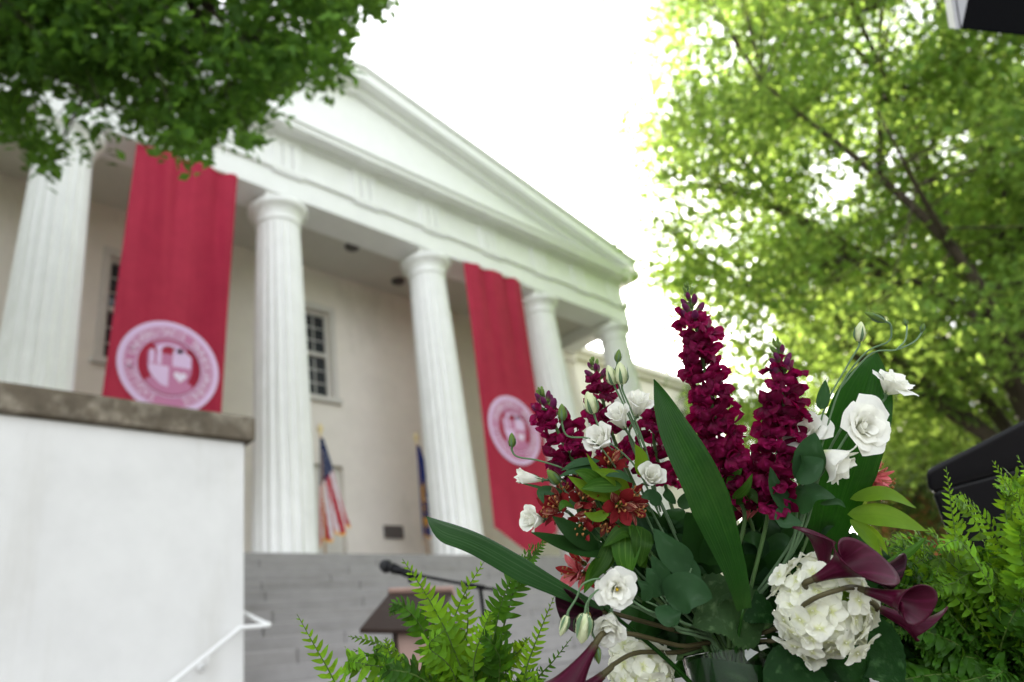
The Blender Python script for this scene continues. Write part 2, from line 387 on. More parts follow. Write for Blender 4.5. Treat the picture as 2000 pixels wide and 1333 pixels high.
for s in (1, -1):
    x0 = XM + s * (XH + .14)
    g.add([(x0, YC - .05, ZC + .565), (XM, YC - .05, ZAP + .565), (XM, YW + 8, ZAP + .565), (x0, YW + 8, ZC + .565), (x0, YC - .05, ZC + .60), (XM, YC - .05, ZAP + .60), (XM, YW + 8, ZAP + .60), (x0, YW + 8, ZC + .60)],
          [(0, 1, 2, 3), (7, 6, 5, 4), (0, 4, 5, 1), (3, 2, 6, 7), (0, 3, 7, 4)])
put('roof', g.mesh('roof', MT['roof_metal'], False), bld)
# columns
HC = ZA - ZP - .62
def flute_r(z): t = z / HC; return .52 - .11 * t + .012 * math.sin(math.pi * t)
g = Geo(); nf, ns = 20, 8; n = nf * ns; V = []; zl = np.linspace(0, HC, 11)
for z in zl:
    for j in range(n):
        a = 2 * math.pi * j / n; q = (j % ns) / ns; d = .085 * math.sin(math.pi * q) ** .7
        if z > HC - .02: d *= .1
        r = flute_r(z) * (1 - d * 1.15); V.append((r * math.cos(a), r * math.sin(a), z))
F = [(i * n + j, i * n + (j + 1) % n, (i + 1) * n + (j + 1) % n, (i + 1) * n + j) for i in range(len(zl) - 1) for j in range(n)]
g.add(V, F); shaft = g.mesh('column', MT['column_paint'])
rt = flute_r(HC)
g = Geo(); g.add(*lathe([(rt * .99, HC - .01), (rt, HC), (rt + .005, HC + .06), (rt + .02, HC + .065), (rt + .02, HC + .095), (rt + .01, HC + .11), (rt + .015, HC + .2), (rt + .05, HC + .27), (.50, HC + .33), (.555, HC + .36), (.57, HC + .40), (.57, HC + .45), (.55, HC + .475), (.3, HC + .478)], 56))
ech = g.mesh('capital', MT['column_paint'])
g = Geo().box(-.42, .42, -.30, .42, HC + .476, HC + .622); aba = g.mesh('abacus', MT['column_paint'], False)
for x in CX:
    T = Matrix.Translation((x, YA, ZP))
    c_ = put('column', shaft, bld, T); put('capital', ech, c_, T); put('abacus', aba, c_, T)
# round lights on the porch ceiling
for (x, y) in ((8.75, 11.9), (10.6, 12.6)):
    g = Geo(); g.add(*lathe([(0, -.10), (.10, -.10), (.16, -.06), (.17, 0), (0, 0)], 20)); put('ceiling_light', g.mesh('ceiling_light', MT['bronze']), bld, Matrix.Translation((x, y, 9.695)))
# bronze plaque
g = Geo().box(10.0, 10.52, YW - .05, YW - .004, 3.35, 3.63); pl = bevelled(g.mesh('wall_plaque', MT['bronze'], False), .012)
p = thing('wall_plaque', 'dark bronze plaque fixed low on the porch wall between the two flags', 'plaque', (10.26, YW, 3.35)); put('plate', pl, p)
for sx in (10.03, 10.49):
    for sz in (3.38, 3.60):
        b = Geo(); b.add(*lathe([(0, .012), (.01, .008), (.012, 0)], 8)); put('bolt', b.mesh('bolt', MT['gold_finial']), p, Matrix.Translation((sx, YW - .05, sz)) @ Matrix.Rotation(R_(90), 4, 'X'))

# pale wing beyond the porch
wing = thing('building_wing', 'pale cream lower wing seen beyond the far right column', 'building', (25, 20, G0))
g = Geo().box(17.9, 34, 17, 26, G0, 12.0); put('wall', g.mesh('wall', MT['wing_plaster'], False), wing)
g = Geo().box(17.6, 34.4, 16.75, 26.3, 12.0, 12.2); g.box(17.45, 34.55, 16.55, 26.45, 12.2, 12.5); put('cornice', g.mesh('cornice', MT['wing_plaster'], False), wing)
for i in range(4):
    x = 20.5 + i * 3.6; w = Geo().box(x - .75, x + .75, 16.93, 16.997, 7.2, 9.9); w.box(x - .95, x + .95, 16.88, 16.996, 6.98, 7.198)
    ww = put('window', w.mesh('window', MT['window_frame'], False), wing)
    pz = Geo()
    for k in range(2):
        for l in range(3): pz.box(x - .68 + k * .7, x - .02 + k * .7, 16.915, 16.928, 7.28 + l * .87, 8.07 + l * .87)
    put('pane', pz.mesh('pane', MT['glass_dark'], False), ww)
# brick house far to the right
bh = thing('brick_house', 'sunny orange brick house far behind the fern on the right', 'house', (46, 10, G0))
g = Geo().box(42, 54, 3, 14, G0, 6.2)
put('wall', g.mesh('wall', MT['brick'], False), bh)
g = Geo().add([(41.6, 2.6, 6.2), (54.4, 2.6, 6.2), (54.4, 14.4, 6.2), (41.6, 14.4, 6.2), (41.6, 8.5, 9.2), (54.4, 8.5, 9.2)], [(0, 1, 5, 4), (2, 3, 4, 5), (0, 4, 3), (1, 2, 5), (0, 3, 2, 1)])
put('roof', g.mesh('roof', MT['roof_metal'], False), bh)
for i in range(3):
    y = 4.6 + i * 3.6; w = Geo().box(41.93, 41.997, y, y + 1.3, 1.8, 3.8); put('window', w.mesh('window', MT['glass_dark'], False), bh)

# ================================================================== steps, stone by stone
steps = thing('stone_steps', 'wide flight of grey stone steps climbing to the porch', 'steps', (8.3, 8, G0))
RIS, TRD = .165, .33; rnd = random.Random(4); k = 1
while True:
    zt = ZP - RIS * k
    if zt < G0 + .05: break
    y1 = 10.15 - TRD * (k - 1); y0 = 10.15 - TRD * k
    x = 3.27 - rnd.random() * .0
    first = True
    while x < 13.2:
        L = 1.25 + rnd.random() * .9 if not first else .6 + rnd.random()
        first = False; x1 = min(x + L, 13.2)
        if 13.2 - x1 < .4: x1 = 13.2
        j = rnd.uniform(-.006, .006); h = rnd.uniform(-.004, .004)
        g = Geo().box(x + .004, x1 - .004, y0 + j, y1 + .25, zt - RIS + .016, zt + h)
        put('stone', bevelled(g.mesh('stone', MT['step_stone'], False), .012, 1), steps); x = x1
    k += 1
g = Geo().add([(3.28, 10.14, G0), (13.19, 10.14, G0), (3.28, 4.3, G0), (13.19, 4.3, G0), (3.28, 10.14, ZP - .36), (13.19, 10.14, ZP - .36)],
              [(0, 1, 3, 2), (0, 4, 5, 1), (2, 3, 5, 4), (0, 2, 4), (1, 5, 3)])
put('core', g.mesh('core', MT['step_stone'], False), steps)

# ================================================================== white stair wall with stone cap
sw = thing('stair_wall', 'broad white stucco wall with a weathered brown stone cap beside the steps', 'wall', (0, 6.2, G0))
g = Geo().box(-6.0, 3.12, 6.05, 10.1, G0, 2.36); g.box(-6.0, 3.22, 9.0, 10.1, G0, 2.30)
put('wall', bevelled(g.mesh('wall', MT['white_stucco'], False), .01, 1), sw)
xx = [-6.1, -3.2, -.6, 3.19]
for a, b in zip(xx[:-1], xx[1:]):
    g = Geo(); nx = 14; ny = 3; rr = random.Random(int(a * 10))
    def top(u, v, a=a, b=b): return (a + .004 + (b - a - .008) * (u + 1) / 2, 5.97 + 4.1 * v, 2.585 + .006 * math.sin(9 * u + a) * math.cos(5 * v))
    g.box(a + .004, b - .004, 5.97, 10.09, 2.362, 2.585)
    me = bevelled(g.mesh('cap_stone', MT['cap_stone'], False), .022, 2); put('cap_stone', me, sw)
# handrail
hr = thing('handrail', 'white pipe handrail on the stair wall with a bent returning end', 'handrail', (3.0, 5.9, .4))
a0 = np.array([1.6, 5.93, -.19]); a1 = np.array([3.02, 5.93, .765]); a2 = np.array([3.27, 5.93, .77]); a3 = np.array([3.16, 6.3, .97])
g = Geo(); P = np.vstack([smooth_pts([a0, a1 - (a1 - a0) * .03], 6), smooth_pts([a1 - (a1 - a0) * .02, a1, a1 + (a2 - a1) * .1], 5), smooth_pts([a1 + (a2 - a1) * .2, a2 - (a2 - a1) * .1], 4), smooth_pts([a2 - (a2 - a1) * .05, a2 + np.array([.015, .02, .01]), a2 + (a3 - a2) * .15], 5), smooth_pts([a2 + (a3 - a2) * .25, a3], 4)])
g.tube(P, .017, 12); put('rail', g.mesh('rail', MT['rail_paint']), hr)
for t in (.1, .82):
    b = a0 + (a1 - a0) * t; g = Geo(); g.tube(smooth_pts([b + (0, 0, -.02), b + (0, .02, -.07), b + (0, .1, -.085)], 8), .011, 8); g.add(*lathe([(0, 0), (.035, 0), (.035, .012), (0, .012)], 14)[:2], M=Matrix.Translation((b[0], 6.048, b[2] - .085)) @ Matrix.Rotation(R_(90), 4, 'X'))
    put('bracket', g.mesh('bracket', MT['rail_paint']), hr)

# ================================================================== banners
def letters(s, r, a0, a1, M, size, y):
    g = Geo()
    for i, ch in enumerate(s):
        if ch == ' ': continue
        cu = bpy.data.curves.new('c', 'FONT'); cu.body = ch; cu.size = size; cu.align_x = 'CENTER'; cu.resolution_u = 2
        o = bpy.data.objects.new('c', cu); me = o.to_mesh()
        v = np.array([q.co[:] for q in me.vertices]); f = [tuple(q.vertices) for q in me.polygons]
        o.to_mesh_clear(); bpy.data.objects.remove(o); bpy.data.curves.remove(cu)
        if len(v) == 0: continue
        a = a0 + (a1 - a0) * (i + .5) / len(s); ca, sa = math.cos(a), math.sin(a)      # angle clockwise from straight up
        X = v[:, 0] * ca + (r + v[:, 1] - size * .35) * sa; Zz = -v[:, 0] * sa + (r + v[:, 1] - size * .35) * ca
        g.add(np.stack([X, np.full(len(v), y), Zz], 1), f)
    return g
def ring(r0, r1, y, n=72):
    V = []; F = []
    for j in range(n):
        a = 2 * math.pi * j / n
        for r, yy in ((r0, y), (r1, y), (r1, y + .002), (r0, y + .002)): V.append((r * math.sin(a), yy, r * math.cos(a)))
    for j in range(n):
        k = (j + 1) % n
        for p in range(4): q = (p + 1) % 4; F.append((j * 4 + p, j * 4 + q, k * 4 + q, k * 4 + p))
    return V, F
def plate(poly, y, th=.002):
    n = len(poly); V = [(x, y, z) for x, z in poly] + [(x, y + th, z) for x, z in poly]
    return V, [tuple(range(n)), tuple(range(2 * n - 1, n - 1, -1))] + [(i, (i + 1) % n, n + (i + 1) % n, n + i) for i in range(n)]
def rect(x0, x1, z0, z1): return [(x0, z0), (x1, z0), (x1, z1), (x0, z1)]
def banner(x0, x1, zt, zb, yb, seal_z, seal_r, label, ph, slant):
    t = thing('banner', label, 'banner', ((x0 + x1) / 2, yb, zt), group='red banners hanging between the columns')
    w = x1 - x0; tip = .55
    def f(u, v):
        z = zt - (zt - zb) * v; s = (u + 1) / 2
        z += -tip * (1 - abs(u)) * v ** 6 * 1.0 + tip * 0
        fold = (.05 * math.sin(17 * s + ph + .8 * v) + .02 * math.sin(31 * s + 2 * ph)) * max(0, 1 - v * 1.7) ** 1.3 + .012 * math.sin(5 * s + 4 * v + ph)
        edge = .05 * max(0, abs(u) - .9) / .1
        return (x0 + w * s + .04 * slant * v, yb + fold + edge * .6, z)
    g = Geo(); V, F, UV = grid(f, 48, 40); g.add(V, F, 0, UV); put('cloth', g.mesh('cloth', MT['banner_red']), t)
    g = Geo(); g.tube(np.array([(x0 - .06, yb + .015, zt + .01), (x1 + .06, yb + .015, zt + .01)]), .022, 10); put('top_rod', g.mesh('top_rod', MT['white_paint']), t)
    cx = (x0 + x1) / 2 + .031 * slant; y = yb - .022; T = Matrix.Translation((cx, y, seal_z)); r = seal_r
    s_ = Geo(); s_.add(*ring(r * .885, r, 0)); seal = put('seal', s_.mesh('seal', MT['seal_pale'], False), t, T)
    s_ = Geo(); s_.add(*ring(r * .64, r * .883, .001)); put('letter_band', s_.mesh('letter_band', MT['seal_mid'], False), seal, T)
    s_ = Geo(); s_.add(*ring(r * .862, r * .875, -.001)); s_.add(*ring(r * .625, r * .648, -.001)); put('seal_line', s_.mesh('seal_line', MT['seal_pale'], False), seal, T)
    for txt, p, q in (('UNIVERSITATIS', -78, 22), ('TRANSYLVANIENSIS', 34, 158), ('SIGILLUM', 200, 268)):
        L = letters(txt, r * .755, R_(p), R_(q), T, r * .22, -.0025); put('seal_lettering', L.mesh('seal_lettering', MT['seal_white'], False), seal, T)
    # shield in four fields, arch over it, ribbon below
    r0_ = r; r = r * 1.22
    sh = Geo(); sp = []
    for i in range(13): a = math.pi * i / 12; sp.append((.36 * r * math.cos(a), .02 * r - .40 * r * math.sin(a)))
    sh.add(*plate([(.36 * r, .22 * r)] + sp + [(-.36 * r, .22 * r)], -.001)); put('shield', sh.mesh('shield', MT['seal_mid'], False), seal, T)
    d = Geo()
    d.add(*plate([(-.34 * r, 0), (-.02 * r, 0), (-.02 * r, -.36 * r), (-.14 * r, -.33 * r), (-.26 * r, -.22 * r), (-.33 * r, -.1 * r)], -.003))
    d.add(*plate([(.04 * r, .02 * r), (.34 * r, .02 * r), (.34 * r, .24 * r), (.16 * r, .36 * r), (.04 * r, .30 * r)], -.003))
    for x in (-.33, -.21): d.add(*plate(rect(x * r, (x + .07) * r, .02 * r, .26 * r), -.003))
    for i in range(10):
        a, b = math.pi * i / 10, math.pi * (i + 1) / 10; c0 = -.02 * r
        d.add(*plate([(c0 + .22 * r * math.cos(a), .26 * r + .2 * r * math.sin(a)), (c0 + .22 * r * math.cos(b), .26 * r + .2 * r * math.sin(b)), (c0 + .13 * r * math.cos(b), .26 * r + .11 * r * math.sin(b)), (c0 + .13 * r * math.cos(a), .26 * r + .11 * r * math.sin(a))], -.003))
    put('shield_field', d.mesh('shield_field', MT['seal_pale'], False), seal, T)
    d = Geo(); hp = []
    for i in range(24):
        a = 2 * math.pi * i / 24; hp.append((.17 * r + .0065 * r * 16 * math.sin(a) ** 3, -.15 * r + .0065 * r * (13 * math.cos(a) - 5 * math.cos(2 * a) - 2 * math.cos(3 * a) - math.cos(4 * a))))
    d.add(*plate(hp, -.0045)); put('shield_emblem', d.mesh('shield_emblem', MT['seal_white'], False), seal, T)
    r = r0_
    n = 14
    for lo, hi, rr0, rr1, yy in ((128, 232, .44, .60, -.004), (-38, 38, .50, .585, -.004)):
        d = Geo()
        for i in range(n):
            a, b = R_(lo + (hi - lo) * i / n), R_(lo + (hi - lo) * (i + 1) / n)
            d.add(*plate([(r * rr0 * math.sin(a), r * rr0 * math.cos(a)), (r * rr1 * math.sin(a), r * rr1 * math.cos(a)), (r * rr1 * math.sin(b), r * rr1 * math.cos(b)), (r * rr0 * math.sin(b), r * rr0 * math.cos(b))], yy))
        put('ribbon', d.mesh('ribbon', MT['seal_mid'], False), seal, T)
YB = 10.5
banner(3.52, 5.26, 9.20, 3.9, YB, 5.15, .76, 'wide red banner with pale round seal, hanging behind the stair wall cap', .4, -6.0)
banner(10.93, 12.85, 9.26, 2.95, YB, 5.12, .80, 'red banner with pale round seal hanging between flag and white flowers', 2.1, -6.0)

# ================================================================== flags on poles
def flag(px, py, zt, label, kind):
    t = thing('flag', label, 'flag', (px, py, ZP)); H = zt - ZP
    g = Geo(); g.tube(np.array([(px, py, ZP + .02), (px, py, zt)]), .016, 10); put('pole', g.mesh('pole', MT['pole_wood']), t)
    g = Geo(); g.add(*lathe([(0, 0), (.17, 0), (.17, .03), (.06, .07), (.03, .14), (.03, .2)], 24)); put('stand', g.mesh('stand', MT['gold_finial']), t, Matrix.Translation((px, py, ZP)))
    g = Geo(); g.add(*lathe([(.017, 0), (.03, .01), (.03, .03), (.015, .05), (.05, .1), (.06, .15), (.035, .2), (0, .27)], 14)); put('finial', g.mesh('finial', MT['gold_finial']), t, Matrix.Translation((px, py, zt)))
    us = kind == 'us'; nu, nv = 56, 32
    def f(a, v, off=0.0):                     # a runs across the hanging folds, v runs down
        x0 = -.03 - .13 * v; x1 = .05 + .50 * v ** .9
        x = px + x0 + (x1 - x0) * a; y = py - .03 - (.012 + .04 * v) * math.sin(a * 17 + 1.5 * v) - off
        z = zt - .06 - v * (1.98 - .34 * a + .06 * math.sin(a * 17 + 1.9) * v)
        return (x, y, z)
    V, F, UV = grid(lambda a, v: f(a, v), nu, nv, 0, 1); mi = []
    for i in range(nv):
        for j in range(nu):
            a = (j + .5) / nu; v = (i + .5) / nv
            mi.append(2 if not us or v < .47 - .12 * a else (0 if int((a + .16 * (1 - v)) * 9) % 2 == 0 else 1))
    g = Geo(); g.add(V, F, 0, UV); g.m = mi
    put('cloth', g.mesh('cloth', [MT['flag_red'], MT['flag_white'], MT['flag_blue'] if us else MT['flag_royal']]), t)
    g = Geo()
    for i in range(56):
        a = np.array(f(i / 56, 1.0)); b = np.array(f((i + 1) / 56, 1.0)); g.add([a, b, b + (0, -.004, -.05), a + (0, -.004, -.05)], [(0, 1, 2, 3)])
    put('fringe', g.mesh('fringe', MT['gold'], False), t)
    g = Geo()
    if us:
        for r in range(8):
            for c in range(3 + r // 2):
                v0 = .06 + r * .043; u0 = (c + .5 + .25 * (r % 2)) / (3.3 + r // 2); P = []
                for k in range(10):
                    rr = .034 if k % 2 == 0 else .014; an = math.pi * k / 5; P.append(f(u0 + rr * math.sin(an) * .9 / (.3 + 1.6 * v0), v0 + rr * math.cos(an) * .36, .006))
                g.add(P, [tuple(range(10))])
        put('star', g.mesh('star', MT['flag_white'], False), t, kind='stuff')
    else:
        for (u0, v0, ru, rv, m) in ((.45, .55, .30, .13, 0), (.45, .55, .2, .085, 1), (.4, .72, .3, .03, 0), (.3, .86, .22, .05, 0)):
            P = [f(u0 + ru * math.cos(q), v0 + rv * math.sin(q), .012 + .006 * m) for q in np.linspace(0, 2 * math.pi, 18, endpoint=False)]
            e = Geo(); e.add(P, [tuple(range(18))]); put('flag_emblem', e.mesh('flag_emblem', MT['flag_white' if m else 'gold'], False), t)
flag(7.56, 11.7, 4.88, 'striped red and white flag with starry blue corner hanging limp beside the left middle column', 'us')
flag(9.95, 11.75, 5.02, 'dark blue flag with gold fringe hanging limp against the column by the plaque', 'state')
# ================================================================== trees
def leaves_mesh(C, sig, per, L, Wd, rng, mat_, name='crown', droop=.3):
    """rhombic leaves, folded at the midrib, in little clumps about every centre"""
    C = np.asarray(C); n = len(C) * per
    ctr = np.repeat(C, per, 0) + rng.normal(size=(n, 3)) * np.asarray(sig)
    nrm = rng.normal(size=(n, 3)) * (.75, .75, .5) + (0, 0, .9); nrm /= np.linalg.norm(nrm, axis=1)[:, None]
    d = rng.normal(size=(n, 3)) + (0, 0, -droop); d -= nrm * (d * nrm).sum(1)[:, None]; d /= np.linalg.norm(d, axis=1)[:, None]
    b = np.cross(nrm, d); s = rng.uniform(.7, 1.25, (n, 1)); l = L * s; w = Wd * s * rng.uniform(.8, 1.1, (n, 1))
    up = nrm * w * .22
    P = np.stack([ctr - d * l * .5, ctr - d * l * .08 + b * w * .5 + up, ctr + d * l * .5, ctr - d * l * .08 - b * w * .5 + up], 1).reshape(-1, 3)
    i = np.arange(n) * 4
    T = np.stack([i, i + 1, i + 2, i, i + 2, i + 3], 1).reshape(-1)
    me = bpy.data.meshes.new(name); me.vertices.add(len(P)); me.vertices.foreach_set('co', P.ravel())
    me.loops.add(len(T)); me.loops.foreach_set('vertex_index', T)
    m = len(T) // 3; me.polygons.add(m); me.polygons.foreach_set('loop_start', np.arange(m) * 3); me.polygons.foreach_set('loop_total', np.full(m, 3))
    me.materials.append(mat_); me.update(calc_edges=True); return me
def gapf(p, k, ph):
    return (np.sin(p[:, 0] * k + ph) * np.sin(p[:, 1] * k * 1.1 + 2 * ph) + np.sin(p[:, 2] * k * 1.25 + 3 * ph) * np.sin((p[:, 0] + p[:, 1]) * k * .7 + ph)) * .5
def tree(label, base, ctr, rad, ncl, per, L, seed, leaf, group=None, hole=.25, k=.9, trunk_r=.32, limbs=9, sig=(.34, .34, .2), first=.25, extra=None, wdf=.62, keep=None):
    rng = np.random.default_rng(seed); base = np.array(base, float); ctr = np.array(ctr, float); rad = np.array(rad, float)
    t = thing('tree', label, 'tree', base, group=group)
    p = rng.normal(size=(ncl * 4, 3)); p /= np.linalg.norm(p, axis=1)[:, None]; p *= rng.uniform(.12, 1, (len(p), 1)) ** .42
    p[:, 2] = np.where(p[:, 2] < 0, p[:, 2] * .9, p[:, 2])
    bump = 1 + .13 * np.sin(p[:, 0] * 5 + seed) * np.sin(p[:, 1] * 6 + seed) + .1 * np.sin(p[:, 2] * 8)
    C = ctr + p * bump[:, None] * rad
    C = C[gapf(C, k, seed) > -hole]
    if keep is not None: C = C[keep(C)]
    C = C[:ncl]
    if extra is not None: C = np.vstack([C, extra])
    g = Geo(); top = np.array([ctr[0], ctr[1], ctr[2] - rad[2] * .1]); fork = base + (top - base) * .42
    tr = smooth_pts([base, base + (fork - base) * .5 + (.1, .05, 0), fork, top + (.2, -.15, rad[2] * .5)], 14); g.tube(tr, [trunk_r * 1.35, trunk_r, trunk_r * .85, trunk_r * .6, trunk_r * .18], 12)
    samples = [tr[5:]]; rads = [np.linspace(trunk_r * .7, trunk_r * .2, len(tr) - 5)]
    for i in range(limbs):
        a = 2.4 * i + seed; el = .15 + .9 * ((i * .618) % 1)
        e = ctr + rad * np.array([math.cos(a) * math.cos(el), math.sin(a) * math.cos(el), math.sin(el) * 1.0 - .25]) * .82
        s = tr[4 + i % 7]; mid = s * .5 + e * .5 + rng.normal(size=3) * rad * .06 + (0, 0, rad[2] * .08)
        P = smooth_pts([s, mid, e], 12); r0 = trunk_r * rng.uniform(.3, .5); g.tube(P, [r0, r0 * .6, r0 * .15], 7); samples.append(P[2:]); rads.append(np.linspace(r0, r0 * .2, 10))
        for q in range(3):
            s2 = P[4 + q * 2]; e2 = s2 + (e - s) * .35 + rng.normal(size=3) * rad * .2; P2 = smooth_pts([s2, (s2 + e2) / 2 + rng.normal(size=3) * .2, e2], 7); g.tube(P2, [r0 * .4, r0 * .25, r0 * .08], 5); samples.append(P2); rads.append(np.linspace(r0 * .4, r0 * .1, 7))
    SP = np.vstack(samples)
    for c in C[::2]:
        j = int(np.argmin(((SP - c) ** 2).sum(1))); g.tube(smooth_pts([SP[j], (SP[j] + c) / 2 + (0, 0, -.06), c], 4), [.022, .014, .005], 4, cap=False)
    put('trunk', g.mesh('trunk', MT['bark']), t)
    put('crown', leaves_mesh(C, sig, per, L, L * wdf, rng, leaf), t, kind='stuff')
    return t
def polymask(P, poly):
    x, y = P[:, 0], P[:, 1]; ins = np.zeros(len(P), bool); n = len(poly)
    for i in range(n):
        (x0, y0), (x1, y1) = poly[i], poly[(i + 1) % n]
        c = ((y0 > y) != (y1 > y)) & (x < (x1 - x0) * (y - y0) / (y1 - y0 + 1e-9) + x0); ins ^= c
    return ins

def right_of(x0):                       # the crown stops short of the building's roof
    def k(C):
        d = C @ FWD; return CTR[0] + FPX * (C @ RIGHT) / d > x0 + np.clip((CTR[1] - FPX * (C @ UP) / d - 360) * .5, 0, 45) + 45 * np.sin(C[:, 2] * 2.1) + 25 * np.sin(C[:, 2] * 5.3)
    return k
# the big light green tree right of the building
c0 = Q(1770, 300, 17.0)
tree('large light green maple with sun glowing through its leaves, right of the white building', (c0[0] + .3, c0[1], G0), c0, (7.2, 7.2, 7.4), 2100, 62, .17, 3, MT['maple_leaf'],
     group='trees behind the flowers', hole=.2, k=1.15, limbs=12, trunk_r=.36, keep=right_of(1226), sig=(.36, .36, .22))
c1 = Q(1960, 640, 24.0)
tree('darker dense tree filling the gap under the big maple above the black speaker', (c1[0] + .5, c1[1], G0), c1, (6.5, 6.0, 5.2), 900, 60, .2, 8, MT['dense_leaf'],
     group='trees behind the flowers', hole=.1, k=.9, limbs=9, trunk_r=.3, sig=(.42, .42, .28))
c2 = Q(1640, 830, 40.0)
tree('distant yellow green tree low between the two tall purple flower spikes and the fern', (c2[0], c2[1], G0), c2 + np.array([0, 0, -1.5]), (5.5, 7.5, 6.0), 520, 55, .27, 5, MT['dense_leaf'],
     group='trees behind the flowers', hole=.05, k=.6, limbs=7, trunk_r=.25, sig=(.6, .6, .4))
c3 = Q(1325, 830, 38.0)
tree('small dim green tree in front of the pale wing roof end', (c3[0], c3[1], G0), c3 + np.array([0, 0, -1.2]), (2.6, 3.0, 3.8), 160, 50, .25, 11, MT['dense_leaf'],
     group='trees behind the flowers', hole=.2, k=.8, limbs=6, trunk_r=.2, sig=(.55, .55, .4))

# the shade tree whose branches hang in over the left of the building
rng = np.random.default_rng(21)
poly = [(-300, -300), (900, -300), (815, -20), (798, 5), (752, 30), (712, 66), (704, 110), (690, 150), (652, 182), (640, 190), (560, 180), (545, 212), (508, 238), (484, 252), (492, 290), (478, 300),
        (440, 268), (412, 275), (398, 300), (378, 316), (350, 292), (322, 300), (300, 275), (262, 268), (258, 308), (238, 318), (214, 285), (196, 300), (172, 262), (120, 300), (118, 340), (90, 346), (72, 300), (50, 262), (20, 245), (0, 262), (-300, 330)]
P = np.stack([rng.uniform(-300, 900, 3100), rng.uniform(-300, 350, 3100)], 1); P = P[polymask(P, poly)]; P[:, 1] -= np.clip((P[:, 0] - 330) / 200, 0, 1) * 22; P[:, 0] -= np.clip((P[:, 0] - 560) / 100, 0, 1) * 14
gap = (np.abs(P[:, 0] - 165) < 95) & (np.abs(P[:, 1] - 238 - (P[:, 0] - 165) * .3) < 48) & (rng.uniform(size=len(P)) < .84)
gap |= (np.abs(P[:, 0] - 30) < 60) & (np.abs(P[:, 1] - 190) < 22) & (rng.uniform(size=len(P)) < .6)
gap |= (P[:, 1] > 165 - .12 * P[:, 0]) & (rng.uniform(size=len(P)) < .35)
gap |= (P[:, 1] < 75) & (P[:, 0] > 330) & (rng.uniform(size=len(P)) < .45)
P = P[~gap]
dep = rng.uniform(5.9, 7.7, len(P)); C = np.array([Q(x, y, d) for (x, y), d in zip(P, dep)])
ex = np.array([Q(x, y, d) for x, y, d in zip(rng.uniform(-1500, -200, 700), rng.uniform(-900, 300, 700), rng.uniform(4.5, 8.5, 700))])
ex2 = np.array([Q(x, y, d) for x, y, d in zip(rng.uniform(-300, 800, 500), rng.uniform(-1000, -250, 500), rng.uniform(5.5, 8.5, 500))])
C = np.vstack([C, ex, ex2])
tb = np.array([-3.4, 5.2, G0])
t = thing('tree', 'dark green shade tree with branches hanging over the left columns and banner', 'tree', tb)
g = Geo(); tr = smooth_pts([tb, tb + (.1, .1, 2.5), tb + (.5, 0, 5.0), tb + (1.2, .2, 8.0)], 12); g.tube(tr, [.42, .34, .26, .1], 12); SP = [tr[4:]]
for (x, y, d) in ((420, 40, 7), (640, 60, 7.2), (200, 120, 6.6), (330, 230, 6.8), (80, 240, 6.4), (500, 160, 7.4), (-300, -300, 6.5), (300, -500, 7), (730, -60, 7.4)):
    e = Q(x, y, 8.1); s = tr[6 + (x % 5)]; m_ = (s + e) / 2 + np.array([0, 0, .5]); L_ = smooth_pts([s, m_, e], 14); g.tube(L_, [.07, .035, .01], 7); SP.append(L_[3:])
SP = np.vstack(SP)
for c in C[::3]:
    j = int(np.argmin(((SP - c) ** 2).sum(1))); g.tube(smooth_pts([SP[j], (SP[j] + c) / 2 + (0, 0, .05), c], 4), [.012, .008, .003], 4, cap=False)
put('trunk', g.mesh('trunk', MT['bark']), t)
put('crown', leaves_mesh(C, (.085, .085, .075), 14, .125, .068, rng, MT['shade_leaf'], droop=.8), t, kind='stuff')

# ================================================================== lectern, microphone, loudspeakers
lec = thing('lectern', 'brown wooden lectern with a slanted top behind the left fern', 'lectern', (2.6, 2.9, G0))
p1, p2, p3, p4 = Q(703, 1238, 3.45), Q(762, 1166, 3.75), Q(885, 1163, 3.64), Q(840, 1240, 3.34)
n_ = nz(np.cross(p3 - p2, p1 - p2)); n_ = n_ if n_[2] > 0 else -n_
g = Geo(); th = .022
v = [p1, p2, p3, p4, p1 + n_ * th, p2 + n_ * th, p3 + n_ * th, p4 + n_ * th]
g.add(v, [(0, 1, 2, 3), (7, 6, 5, 4), (0, 4, 5, 1), (1, 5, 6, 2), (2, 6, 7, 3), (3, 7, 4, 0)]); put('reading_board', bevelled(g.mesh('reading_board', MT['lectern_wood'], False), .004), lec)
e = nz(p3 - p2); d_ = nz(p1 - p2); a = p2 - e * .004 - n_ * .012; b = p3 + e * .004 - n_ * .012
g = Geo(); v = [a, b, b - d_ * .022, a - d_ * .022]; v += [q + n_ * .05 for q in v]
g.add(v, [(0, 1, 2, 3), (7, 6, 5, 4), (0, 4, 5, 1), (1, 5, 6, 2), (2, 6, 7, 3), (3, 7, 4, 0)]); put('edge_lip', bevelled(g.mesh('edge_lip', MT['lectern_light'], False), .004), lec)
bc = Q(828, 1200, 3.55); ax = nz([e[0], e[1], 0]); ay = np.array([-ax[1], ax[0], 0])
Mb = Matrix(((ax[0], ay[0], 0, bc[0]), (ax[1], ay[1], 0, bc[1]), (0, 0, 1, 0), (0, 0, 0, 1))); zt = bc[2] - .07
g = Geo().box(-.11, .13, -.08, .10, G0 + .045, zt, 0, Mb); put('post', bevelled(g.mesh('post', MT['lectern_light'], False), .006), lec)
g = Geo().box(-.128, -.112, -.09, .11, G0 + .045, zt + .01, 0, Mb); g.box(.132, .148, -.09, .11, G0 + .045, zt + .01, 0, Mb); put('side_panel', g.mesh('side_panel', MT['lectern_wood'], False), lec)
g = Geo().box(-.22, .24, -.2, .22, G0, G0 + .044, 0, Mb); put('base', bevelled(g.mesh('base', MT['lectern_wood'], False), .01), lec)

